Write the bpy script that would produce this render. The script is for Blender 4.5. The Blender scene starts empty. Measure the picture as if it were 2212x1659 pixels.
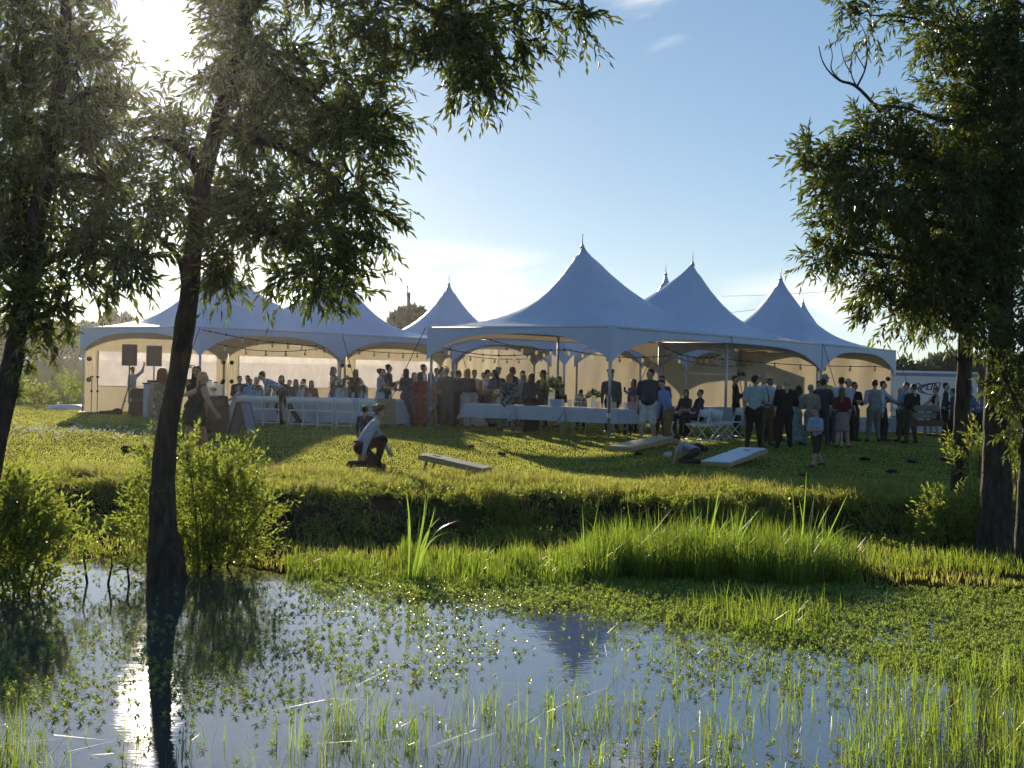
import bpy, bmesh, math, random
import numpy as np
from mathutils import Vector, Matrix

rng = np.random.default_rng(7)
random.seed(7)
S = bpy.context.scene
C = S.collection
R = math.radians

# ---------------------------------------------------------------- camera
CAMZ, FPX, ROLL, HOR = 2.32, 3350.0, 0.0213, -18.0     # metres above the pond, focal length in px of a 2212 px wide frame
cam_d = bpy.data.cameras.new('camera')
cam_d.sensor_width = 36.0
cam_d.lens = FPX / 2212.0 * 36.0
cam_d.clip_start, cam_d.clip_end = 0.1, 3000.0
cam = bpy.data.objects.new('camera', cam_d)
C.objects.link(cam)
cam.matrix_world = (Matrix.Translation((0, 0, CAMZ)) @ Matrix.Rotation(R(90) - math.atan(-HOR / FPX), 4, 'X')
                    @ Matrix.Rotation(math.atan(ROLL), 4, 'Z'))
S.camera = cam

# ---------------------------------------------------------------- light
SUN_AZ, SUN_EL = R(-12.95), R(11.85)                    # azimuth from +Y towards +X, elevation
SUN = Vector((math.sin(SUN_AZ) * math.cos(SUN_EL), math.cos(SUN_AZ) * math.cos(SUN_EL), math.sin(SUN_EL)))
sun_d = bpy.data.lights.new('sun', 'SUN')
sun_d.energy = 5.0
sun_d.angle = R(0.55)
sun_d.color = (1.0, 0.84, 0.62)
sun = bpy.data.objects.new('sun', sun_d)
C.objects.link(sun)
sun.rotation_euler = SUN.to_track_quat('Z', 'Y').to_euler()

W = bpy.data.worlds.new('World')
S.world = W
W.use_nodes = True
nt = W.node_tree
nt.nodes.clear()
def wn(t, **k):
    n = nt.nodes.new(t)
    for a, b in k.items():
        setattr(n, a, b)
    return n
def wl(a, b):
    nt.links.new(a, b)
w_out = wn('ShaderNodeOutputWorld')
w_bg = wn('ShaderNodeBackground')
w_bg.inputs['Strength'].default_value = 0.095
sky = wn('ShaderNodeTexSky', sky_type='NISHITA')
sky.sun_disc = False
sky.sun_elevation = SUN_EL
sky.sun_rotation = SUN_AZ
sky.altitude = 50.0
sky.air_density = 0.55
sky.dust_density = 0.03
sky.ozone_density = 1.0
w_co = wn('ShaderNodeTexCoord')
# the sun's own disc with its aureole
w_dot = wn('ShaderNodeVectorMath', operation='DOT_PRODUCT')
w_nrm = wn('ShaderNodeVectorMath', operation='NORMALIZE')
wl(w_co.outputs['Generated'], w_nrm.inputs[0])
wl(w_nrm.outputs[0], w_dot.inputs[0])
w_dot.inputs[1].default_value = SUN
w_ac = wn('ShaderNodeMath', operation='ARCCOSINE')
wl(w_dot.outputs['Value'], w_ac.inputs[0])
w_disc = wn('ShaderNodeMapRange', interpolation_type='SMOOTHSTEP')
for i, v in ((1, R(0.75)), (2, R(1.25)), (3, 60.0), (4, 0.0)):
    w_disc.inputs[i].default_value = v
wl(w_ac.outputs[0], w_disc.inputs[0])
w_dcol = wn('ShaderNodeMix', data_type='RGBA', blend_type='ADD')
w_dcol.inputs[0].default_value = 1.0
w_scale = wn('ShaderNodeVectorMath', operation='SCALE')
w_scale.inputs[0].default_value = (1.0, 0.90, 0.70)
wl(w_disc.outputs[0], w_scale.inputs['Scale'])
# thin high clouds: streaky noise in a few soft patches
def blob(az, el, ra, re):
    """soft patch of sky round a direction, az/el in degrees"""
    v = wn('ShaderNodeVectorMath', operation='SUBTRACT')
    wl(w_nrm.outputs[0], v.inputs[0])
    a, e = R(az), R(el)
    v.inputs[1].default_value = (math.sin(a) * math.cos(e), math.cos(a) * math.cos(e), math.sin(e))
    m = wn('ShaderNodeVectorMath', operation='MULTIPLY')
    wl(v.outputs[0], m.inputs[0])
    m.inputs[1].default_value = (1 / R(ra), 1 / R(max(ra, 6)), 1 / R(re))
    l = wn('ShaderNodeVectorMath', operation='LENGTH')
    wl(m.outputs[0], l.inputs[0])
    mr = wn('ShaderNodeMapRange', interpolation_type='SMOOTHSTEP')
    for i, q in ((1, 0.0), (2, 1.0), (3, 1.0), (4, 0.0)):
        mr.inputs[i].default_value = q
    wl(l.outputs['Value'], mr.inputs[0])
    return mr.outputs[0]
def noise_streak(scale, sx, sz, rot, lo, hi):
    mp = wn('ShaderNodeMapping')
    mp.inputs['Rotation'].default_value = (0, R(rot), 0)
    mp.inputs['Scale'].default_value = (sx, 1.0, sz)
    wl(w_nrm.outputs[0], mp.inputs['Vector'])
    nz = wn('ShaderNodeTexNoise')
    nz.inputs['Scale'].default_value = scale
    nz.inputs['Detail'].default_value = 6.0
    nz.inputs['Roughness'].default_value = 0.55
    nz.inputs['Distortion'].default_value = 0.6
    wl(mp.outputs[0], nz.inputs['Vector'])
    mr = wn('ShaderNodeMapRange', interpolation_type='SMOOTHSTEP')
    for i, q in ((1, lo), (2, hi), (3, 0.0), (4, 1.0)):
        mr.inputs[i].default_value = q
    wl(nz.outputs[0], mr.inputs[0])
    return mr.outputs[0]
def mul(a, b, k=None):
    n = wn('ShaderNodeMath', operation='MULTIPLY')
    wl(a, n.inputs[0])
    if b is None:
        n.inputs[1].default_value = k
    else:
        wl(b, n.inputs[1])
    return n.outputs[0]
def add(a, b):
    n = wn('ShaderNodeMath', operation='MAXIMUM')
    wl(a, n.inputs[0]); wl(b, n.inputs[1])
    return n.outputs[0]
st1 = noise_streak(14.0, 1.0, 2.6, -24.0, 0.44, 0.68)
st2 = noise_streak(10.0, 1.0, 4.2, 6.0, 0.38, 0.60)
c1 = mul(st1, add(blob(4.3, 14.1, 2.2, 1.1), blob(4.6, 12.6, 2.0, 0.9)), None)
c2 = mul(st2, add(blob(-2.6, 3.8, 6.5, 1.35), add(blob(11.8, 3.0, 6.0, 1.4), blob(-12.0, 4.2, 6.0, 1.6))), None)
c_all = add(mul(c1, None, 0.85), mul(c2, None, 0.85))
w_cl = wn('ShaderNodeMix', data_type='RGBA', blend_type='MIX')
wl(c_all, w_cl.inputs[0])
w_gam = wn('ShaderNodeGamma')                           # compresses the sky's brightness range between zenith and horizon
w_gam.inputs['Gamma'].default_value = 0.56
wl(sky.outputs[0], w_gam.inputs['Color'])
w_mul = wn('ShaderNodeVectorMath', operation='SCALE')
w_mul.inputs['Scale'].default_value = 1.83
w_sat = wn('ShaderNodeHueSaturation')
w_sat.inputs['Saturation'].default_value = 1.45
w_sat.inputs['Value'].default_value = 0.97
wl(w_gam.outputs[0], w_sat.inputs['Color'])
wl(w_sat.outputs[0], w_mul.inputs[0])
wl(w_mul.outputs[0], w_cl.inputs[6])
w_cl.inputs[7].default_value = (9.6, 9.3, 8.4, 1)
wl(w_cl.outputs[2], w_dcol.inputs[6])
wl(w_scale.outputs[0], w_dcol.inputs[7])
wl(w_dcol.outputs[2], w_bg.inputs['Color'])
wl(w_bg.outputs[0], w_out.inputs['Surface'])

S.view_settings.view_transform = 'Standard'
S.view_settings.look = 'None'
S.view_settings.gamma = 1.0
S.view_settings.exposure = 0.62
S.cycles.use_denoising = True
S.cycles.max_bounces = 7
S.cycles.diffuse_bounces = 3
S.cycles.glossy_bounces = 3
S.cycles.transmission_bounces = 5
S.cycles.transparent_max_bounces = 8
S.cycles.sample_clamp_indirect = 6.0
S.cycles.volume_bounces = 0

# ---------------------------------------------------------------- helpers
def p2w(x, y, D):
    """photograph position (2212 px wide frame) at distance D -> world point"""
    dx, dy = x - 1106.0, y - 829.5
    return Vector(((dx + ROLL * dy) * D / FPX, D, CAMZ - (dy - ROLL * dx - HOR) * D / FPX))

def smooth(a, b, x):
    t = np.clip((x - a) / (b - a), 0, 1)
    return t * t * (3 - 2 * t)

def wob(x, y, s=1.0):
    return (np.sin(x * 1.7 * s + 1.3) * np.cos(y * 1.3 * s + .4) + .6 * np.sin(x * 3.9 * s + y * 2.6 * s) + .35 * np.sin(x * 8.3 * s - y * 6.1 * s + 2.)) / 1.95

def bank_top(X):
    return 25.4 + 1.1 * smooth(2.2, 4.5, X) + .35 * np.sin(X * .7 + .5) + .22 * np.sin(X * 1.9) + .2 * np.sin(X * 4.3 + 1)

def zground(X, Y):
    """height of the ground above the pond"""
    X = np.asarray(X, float); Y = np.asarray(Y, float)
    lawn = .57 + .28 * smooth(25.5, 38.0, Y) - .0007 * np.maximum(0, np.minimum(X, 40)) ** 2
    lawn = lawn + .02 * np.clip(Y - 75, 0, 120) * smooth(-4, -14, X)
    lawn = lawn + .012 * wob(X, Y, .5)
    top = bank_top(X)
    foot = top - 4.1 + .3 * np.sin(X * 1.1 + 2.)
    q = np.clip((Y - foot) / (top - foot), 0, 1)
    k = np.interp(q, [0, .05, .24, .31, 1.0], [0, .05, .78, .93, 1.0])
    low = .10 * smooth(16.9, 19.5, Y - .5 * np.sin(X * .8) + 1.0 * smooth(-1.5, 3, X)) - .06 + .025 * wob(X, Y, 1.6)
    bank = low + (lawn - low) * k
    bank = bank + .10 * wob(X * 1.5, Y * 1.9, 1.2) * smooth(0, .25, k) * (1 - smooth(.8, 1, k))
    deep = -.7 * smooth(17.2, 13.5, Y)
    z = bank + deep
    near = smooth(4.5, 1.0, Y)
    z = z * (1 - near) + .75 * near
    side = smooth(26, 34, np.abs(X)) * smooth(25, 20, Y)
    return z * (1 - side) + .6 * side

def zg(x, y):
    return float(zground(x, y))

def tag(o, label=None, cat=None, group=None, kind=None):
    for k, v in (('label', label), ('category', cat), ('group', group), ('kind', kind)):
        if v:
            o[k] = v
    return o

def thing(name, label, cat, loc=(0, 0, 0), rz=0.0, group=None):
    o = bpy.data.objects.new(name, None)
    C.objects.link(o)
    o.empty_display_size = .2
    o.location = loc
    o.rotation_euler = (0, 0, rz)
    return tag(o, label, cat, group)

def link(name, me, parent=None):
    o = bpy.data.objects.new(name, me)
    C.objects.link(o)
    if parent is not None:
        o.parent = parent
    return o

def np_mesh(name, V, F, mats, fm=None, smooth_f=False):
    """F: (n,3) or (n,4) int array"""
    V = np.asarray(V, np.float32); F = np.asarray(F, np.int32)
    me = bpy.data.meshes.new(name)
    n, k = F.shape
    me.vertices.add(len(V)); me.vertices.foreach_set('co', V.ravel())
    me.loops.add(n * k); me.loops.foreach_set('vertex_index', F.ravel())
    me.polygons.add(n)
    me.polygons.foreach_set('loop_start', np.arange(n, dtype=np.int32) * k)
    me.polygons.foreach_set('loop_total', np.full(n, k, np.int32))
    for m in (mats if isinstance(mats, (list, tuple)) else [mats]):
        me.materials.append(m)
    if fm is not None:
        me.polygons.foreach_set('material_index', np.asarray(fm, np.int32))
    me.polygons.foreach_set('use_smooth', np.full(n, bool(smooth_f)))
    me.update(calc_edges=True)
    return me

def copy_tree(o, parent=None):
    c = o.copy()
    C.objects.link(c)
    if parent is not None:
        c.parent = parent
    for ch in list(o.children):
        copy_tree(ch, c)
    return c

class MB:
    """collects simple solids, then links them as ONE mesh object"""
    def __init__(s):
        s.v, s.f, s.m, s.sm = [], [], [], []
    def raw(s, V, F, m=0, sm=False):
        o = len(s.v)
        s.v += [tuple(p) for p in V]
        for f in F:
            s.f.append(tuple(i + o for i in f)); s.m.append(m); s.sm.append(sm)
        return s
    def box(s, c, d, m=0, rot=None, taper=1.0):
        x, y, z = d[0] / 2, d[1] / 2, d[2] / 2
        P = [Vector((a * x * (taper if e > 0 else 1), b * y * (taper if e > 0 else 1), e * z)) for e in (-1, 1) for b in (-1, 1) for a in (-1, 1)]
        if rot is not None:
            P = [rot @ p for p in P]
        c = Vector(c)
        return s.raw([p + c for p in P], [(0, 2, 3, 1), (4, 5, 7, 6), (0, 1, 5, 4), (2, 6, 7, 3), (0, 4, 6, 2), (1, 3, 7, 5)], m)
    def tube(s, pts, r, n=6, m=0, cap=True):
        pts = [Vector(p) for p in pts]
        rs = list(r) if isinstance(r, (list, tuple)) else [r] * len(pts)
        V, F = [], []
        up = None
        for i, p in enumerate(pts):
            t = (pts[min(i + 1, len(pts) - 1)] - pts[max(i - 1, 0)])
            t = t.normalized() if t.length > 1e-9 else Vector((0, 0, 1))
            if up is None:
                up = Vector((1, 0, 0)) if abs(t.x) < .8 else Vector((0, 1, 0))
            a = t.cross(up).normalized()
            b = a.cross(t).normalized()
            up = b
            for k in range(n):
                q = 2 * math.pi * k / n
                V.append(p + (a * math.cos(q) + b * math.sin(q)) * rs[i])
        for i in range(len(pts) - 1):
            for k in range(n):
                F.append((i * n + k, i * n + (k + 1) % n, (i + 1) * n + (k + 1) % n, (i + 1) * n + k))
        if cap:
            F.append(tuple(range(n - 1, -1, -1)))
            F.append(tuple((len(pts) - 1) * n + k for k in range(n)))
        return s.raw(V, F, m, True)
    def lathe(s, prof, c=(0, 0, 0), n=14, m=0, sx=1, sy=1, wav=None):
        V, F = [], []
        for (r, z) in prof:
            for k in range(n):
                q = 2 * math.pi * k / n
                rr = r if wav is None else r * (1 + wav(q, z))
                V.append((c[0] + rr * math.cos(q) * sx, c[1] + rr * math.sin(q) * sy, c[2] + z))
        for i in range(len(prof) - 1):
            for k in range(n):
                F.append((i * n + k, i * n + (k + 1) % n, (i + 1) * n + (k + 1) % n, (i + 1) * n + k))
        F.append(tuple(range(n - 1, -1, -1)))
        F.append(tuple((len(prof) - 1) * n + k for k in range(n)))
        return s.raw(V, F, m, True)
    def mesh(s, name, mats):
        me = bpy.data.meshes.new(name)
        me.from_pydata(s.v, [], s.f)
        for m in (mats if isinstance(mats, (list, tuple)) else [mats]):
            me.materials.append(m)
        me.polygons.foreach_set('material_index', s.m)
        me.polygons.foreach_set('use_smooth', s.sm)
        me.update()
        return me
    def build(s, name, mats, parent=None):
        return link(name, s.mesh(name, mats), parent)

# ---------------------------------------------------------------- materials
MATS = {}
def mat(name, col, rough=.7, var=.25, scale=9.0, bump=0.0, trans=0.0, tcol=None, metal=0.0, spec=.3, island=0.0, alpha=1.0, hue=0.0, bscale=None, coords='Object', stretch=None):
    if name in MATS:
        return MATS[name]
    m = bpy.data.materials.new(name)
    m.use_nodes = True
    t = m.node_tree
    t.nodes.clear()
    N, L = t.nodes.new, t.links.new
    out = N('ShaderNodeOutputMaterial')
    p = N('ShaderNodeBsdfPrincipled')
    p.inputs['Roughness'].default_value = rough
    p.inputs['Metallic'].default_value = metal
    p.inputs['Specular IOR Level'].default_value = spec
    co = N('ShaderNodeTexCoord')
    vec = co.outputs[coords]
    if stretch:
        mp = N('ShaderNodeMapping')
        mp.inputs['Scale'].default_value = stretch
        L(vec, mp.inputs[0])
        vec = mp.outputs[0]
    nz = N('ShaderNodeTexNoise')
    nz.inputs['Scale'].default_value = scale
    nz.inputs['Detail'].default_value = 5.0
    nz.inputs['Roughness'].default_value = .6
    L(vec, nz.inputs['Vector'])
    mr = N('ShaderNodeMapRange')
    for i, q in ((1, .3), (2, .7), (3, 1 - var), (4, 1 + var)):
        mr.inputs[i].default_value = q
    L(nz.outputs[0], mr.inputs[0])
    val = mr.outputs[0]
    hs = N('ShaderNodeHueSaturation')
    hs.inputs['Color'].default_value = (*col, 1)
    if island:
        g = N('ShaderNodeNewGeometry')
        m2 = N('ShaderNodeMapRange')
        for i, q in ((3, 1 - island), (4, 1 + island)):
            m2.inputs[i].default_value = q
        L(g.outputs['Random Per Island'], m2.inputs[0])
        mm = N('ShaderNodeMath'); mm.operation = 'MULTIPLY'
        L(val, mm.inputs[0]); L(m2.outputs[0], mm.inputs[1])
        val = mm.outputs[0]
        if hue:
            m3 = N('ShaderNodeMapRange')
            for i, q in ((3, .5 - hue), (4, .5 + hue * .4)):
                m3.inputs[i].default_value = q
            L(g.outputs['Random Per Island'], m3.inputs[0])
            L(m3.outputs[0], hs.inputs['Hue'])
    L(val, hs.inputs['Value'])
    L(hs.outputs[0], p.inputs['Base Color'])
    if bump:
        b = N('ShaderNodeBump')
        b.inputs['Strength'].default_value = min(1.0, bump)
        b.inputs['Distance'].default_value = .05 if bump < 1 else .12
        if bscale:
            n2 = N('ShaderNodeTexNoise')
            n2.inputs['Scale'].default_value = bscale
            n2.inputs['Detail'].default_value = 4.0
            L(vec, n2.inputs['Vector'])
            L(n2.outputs[0], b.inputs['Height'])
        else:
            L(nz.outputs[0], b.inputs['Height'])
        L(b.outputs[0], p.inputs['Normal'])
    sh = p.outputs[0]
    if trans:
        tr = N('ShaderNodeBsdfTranslucent')
        if tcol is None:
            L(hs.outputs[0], tr.inputs['Color'])
        else:
            h2 = N('ShaderNodeHueSaturation')
            h2.inputs['Color'].default_value = (*tcol, 1)
            L(val, h2.inputs['Value'])
            if island and hue:
                L(m3.outputs[0], h2.inputs['Hue'])
            L(h2.outputs[0], tr.inputs['Color'])
        mx = N('ShaderNodeMixShader')
        mx.inputs[0].default_value = trans
        L(sh, mx.inputs[1]); L(tr.outputs[0], mx.inputs[2])
        sh = mx.outputs[0]
    if alpha < 1:
        tp = N('ShaderNodeBsdfTransparent')
        mx = N('ShaderNodeMixShader')
        mx.inputs[0].default_value = alpha
        L(tp.outputs[0], mx.inputs[1]); L(sh, mx.inputs[2])
        sh = mx.outputs[0]
    L(sh, out.inputs['Surface'])
    MATS[name] = m
    return m

def cloth(col, pat=None):
    """woven cloth; pat = second colour of a printed pattern"""
    key = 'cloth_%02x%02x%02x' % tuple(int(c * 255) for c in col) + ('_p%02x%02x%02x' % tuple(int(c * 255) for c in pat) if pat else '')
    if key in MATS:
        return MATS[key]
    m = mat(key, col, rough=.85, var=.18, scale=14, bump=.25, bscale=40, trans=.06, spec=.15)
    if pat:
        t = m.node_tree
        hs = [n for n in t.nodes if n.type == 'HUE_SAT'][0]
        vo = t.nodes.new('ShaderNodeTexNoise')
        vo.inputs['Scale'].default_value = 17
        vo.inputs['Detail'].default_value = 2
        co = [n for n in t.nodes if n.type == 'TEX_COORD'][0]
        t.links.new(co.outputs['Object'], vo.inputs['Vector'])
        r = t.nodes.new('ShaderNodeMapRange')
        r.interpolation_type = 'SMOOTHSTEP'
        r.inputs[1].default_value, r.inputs[2].default_value = .50, .56
        t.links.new(vo.outputs[0], r.inputs[0])
        mx = t.nodes.new('ShaderNodeMix')
        mx.data_type = 'RGBA'
        mx.inputs[6].default_value = (*col, 1)
        mx.inputs[7].default_value = (*pat, 1)
        t.links.new(r.outputs[0], mx.inputs[0])
        t.links.new(mx.outputs[2], hs.inputs['Color'])
    return m

WHITE = mat('white_paint', (.62, .63, .64), rough=.45, var=.06)
STEEL = mat('galvanised_steel', (.42, .42, .43), rough=.4, metal=.6, var=.15)
BLACK = mat('black_plastic', (.012, .012, .013), rough=.5, var=.2)
WOOD = mat('pine_wood', (.36, .25, .13), rough=.6, var=.3, scale=5, stretch=(1, 12, 12), bump=.15)
DARKWOOD = mat('oak_staves', (.10, .055, .03), rough=.6, var=.35, scale=7, bump=.25)
GREYWOOD = mat('weathered_board', (.17, .15, .12), rough=.8, var=.3, scale=6, bump=.3)
IRON = mat('hoop_iron', (.06, .055, .05), rough=.55, metal=.7)
LINEN = mat('table_linen', (.46, .50, .58), rough=.85, var=.08, scale=5, bump=.2, bscale=12, trans=.15)
ROPE = mat('strap_webbing', (.09, .09, .10), rough=.8)
CABLE = mat('light_cable', (.012, .012, .012), rough=.6)
GLASSY = mat('glass_jar', (.55, .62, .60), rough=.08, spec=.8, alpha=.45, var=.05)
BULB = mat('bulb_glass', (.75, .72, .62), rough=.1, spec=.9, trans=.5, tcol=(.95, .85, .6))
BARK = mat('bark', (.062, .049, .037), rough=.9, var=.6, scale=14, bump=1.0, bscale=26, stretch=(1, 1, .25))
SOIL = mat('soil', (.06, .045, .03), rough=.95, var=.4, scale=5, bump=.8)
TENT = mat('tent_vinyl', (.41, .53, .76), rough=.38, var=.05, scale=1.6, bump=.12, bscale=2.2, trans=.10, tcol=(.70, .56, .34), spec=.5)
WALLF = mat('side_wall_vinyl', (.60, .57, .50), rough=.5, var=.10, scale=1.3, bump=.25, bscale=1.8, trans=.5, tcol=(.40, .34, .23), spec=.3, stretch=(1, 1, .35))
CLEAR = mat('clear_vinyl_window', (.70, .69, .72), rough=.25, var=.12, scale=3.0, bump=.2, trans=.72, tcol=(.50, .46, .45), spec=.5, alpha=.90)
# ================================================================ the setting
def ground_material():
    m = bpy.data.materials.new('ground_turf')
    m.use_nodes = True
    t = m.node_tree
    N, L = t.nodes.new, t.links.new
    p = t.nodes['Principled BSDF']
    p.inputs['Roughness'].default_value = .95
    p.inputs['Specular IOR Level'].default_value = 0.0
    co = N('ShaderNodeTexCoord')
    sep = N('ShaderNodeSeparateXYZ')
    L(co.outputs['Object'], sep.inputs[0])
    def nz(s, d=5):
        n = N('ShaderNodeTexNoise')
        n.inputs['Scale'].default_value = s
        n.inputs['Detail'].default_value = d
        L(co.outputs['Object'], n.inputs['Vector'])
        return n.outputs[0]
    def mr(v, a, b, c=0., d=1.):
        n = N('ShaderNodeMapRange')
        for i, q in ((1, a), (2, b), (3, c), (4, d)):
            n.inputs[i].default_value = q
        L(v, n.inputs[0])
        return n.outputs[0]
    def mix(f, a, b):
        n = N('ShaderNodeMix'); n.data_type = 'RGBA'
        if hasattr(f, 'node'): L(f, n.inputs[0])
        else: n.inputs[0].default_value = f
        for i, q in ((6, a), (7, b)):
            if hasattr(q, 'node'): L(q, n.inputs[i])
            else: n.inputs[i].default_value = (*q, 1)
        return n.outputs[2]
    turf = mix(mr(nz(.8), .35, .65), (.055, .085, .018), (.085, .10, .022))
    turf = mix(mr(nz(9.), .45, .75), turf, (.03, .045, .012))
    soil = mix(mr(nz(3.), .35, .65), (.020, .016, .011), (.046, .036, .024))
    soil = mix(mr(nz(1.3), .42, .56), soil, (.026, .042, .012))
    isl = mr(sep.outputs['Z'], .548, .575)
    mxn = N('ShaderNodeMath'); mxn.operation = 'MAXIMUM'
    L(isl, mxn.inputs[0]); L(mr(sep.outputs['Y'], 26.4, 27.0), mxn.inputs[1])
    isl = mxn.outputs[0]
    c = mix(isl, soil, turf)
    L(c, p.inputs['Base Color'])
    b = N('ShaderNodeBump')
    b.inputs['Strength'].default_value = .7
    b.inputs['Distance'].default_value = .06
    L(nz(14.), b.inputs['Height'])
    L(b.outputs[0], p.inputs['Normal'])
    return m

def axis(*segs):
    out = []
    for a, b, st in segs:
        out.append(np.arange(a, b, st))
    return np.concatenate(out + [np.array([segs[-1][1]])])
gx = axis((-660, -120, 60), (-120, -30, 6), (-30, -13, .8), (-13, 13, .16), (13, 30, .8), (30, 120, 6), (120, 660, 60))
gy = axis((-60, 0, 8), (0, 12, .8), (12, 16, .3), (16, 27.5, .13), (27.5, 75, .9), (75, 220, 6), (220, 700, 60))
GX, GY = np.meshgrid(gx, gy)
GZ = zground(GX, GY)
nx, ny = len(gx), len(gy)
idx = np.arange(nx * ny).reshape(ny, nx)
F = np.stack([idx[:-1, :-1], idx[:-1, 1:], idx[1:, 1:], idx[1:, :-1]], -1).reshape(-1, 4)
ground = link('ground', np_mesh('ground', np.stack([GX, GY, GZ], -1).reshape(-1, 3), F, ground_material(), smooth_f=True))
tag(ground, 'mown lawn with a dark earth bank falling to the pond', 'lawn', kind='structure')

def water_material():
    m = bpy.data.materials.new('pond_water')
    m.use_nodes = True
    t = m.node_tree
    N, L = t.nodes.new, t.links.new
    p = t.nodes['Principled BSDF']
    p.inputs['Base Color'].default_value = (.066, .068, .066, 1)
    p.inputs['Roughness'].default_value = .02
    p.inputs['IOR'].default_value = 2.1
    p.inputs['Specular IOR Level'].default_value = .75
    co = N('ShaderNodeTexCoord')
    def nz(s, sx, sy, d=2):
        mp = N('ShaderNodeMapping')
        mp.inputs['Scale'].default_value = (sx, sy, 1)
        L(co.outputs['Object'], mp.inputs[0])
        n = N('ShaderNodeTexNoise')
        n.inputs['Scale'].default_value = s
        n.inputs['Detail'].default_value = d
        L(mp.outputs[0], n.inputs['Vector'])
        return n.outputs[0]
    a = N('ShaderNodeMath'); a.operation = 'MULTIPLY_ADD'
    L(nz(9.0, 1.0, 1.6), a.inputs[0]); a.inputs[1].default_value = .35
    L(nz(1.2, 1.0, 1.4), a.inputs[2])
    b = N('ShaderNodeBump')
    b.inputs['Strength'].default_value = .035
    b.inputs['Distance'].default_value = .06
    L(a.outputs[0], b.inputs['Height'])
    L(b.outputs[0], p.inputs['Normal'])
    return m
wv = np.array([(-32, 2.2, 0), (32, 2.2, 0), (32, 23.5, 0), (-32, 23.5, 0)], float)
water = link('pond_water', np_mesh('pond_water', wv, np.array([[0, 1, 2, 3]]), water_material()))
tag(water, 'still pond mirroring the sky and the low sun', 'pond', kind='structure')

# ---------------------------------------------------------------- marquee tents
UX, UY = 3.63, 5.33          # one bay along the long side of the rows
VX, VY = -4.75, 4.10         # one bay along the short side
EAVE = 2.75
RISE = 2.33

def arch(w):
    return .20 + .70 * np.abs(2 * w - 1) ** 3.2

def tube_mesh(pts, r, n=6):
    return MB().tube(pts, r, n)

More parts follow.
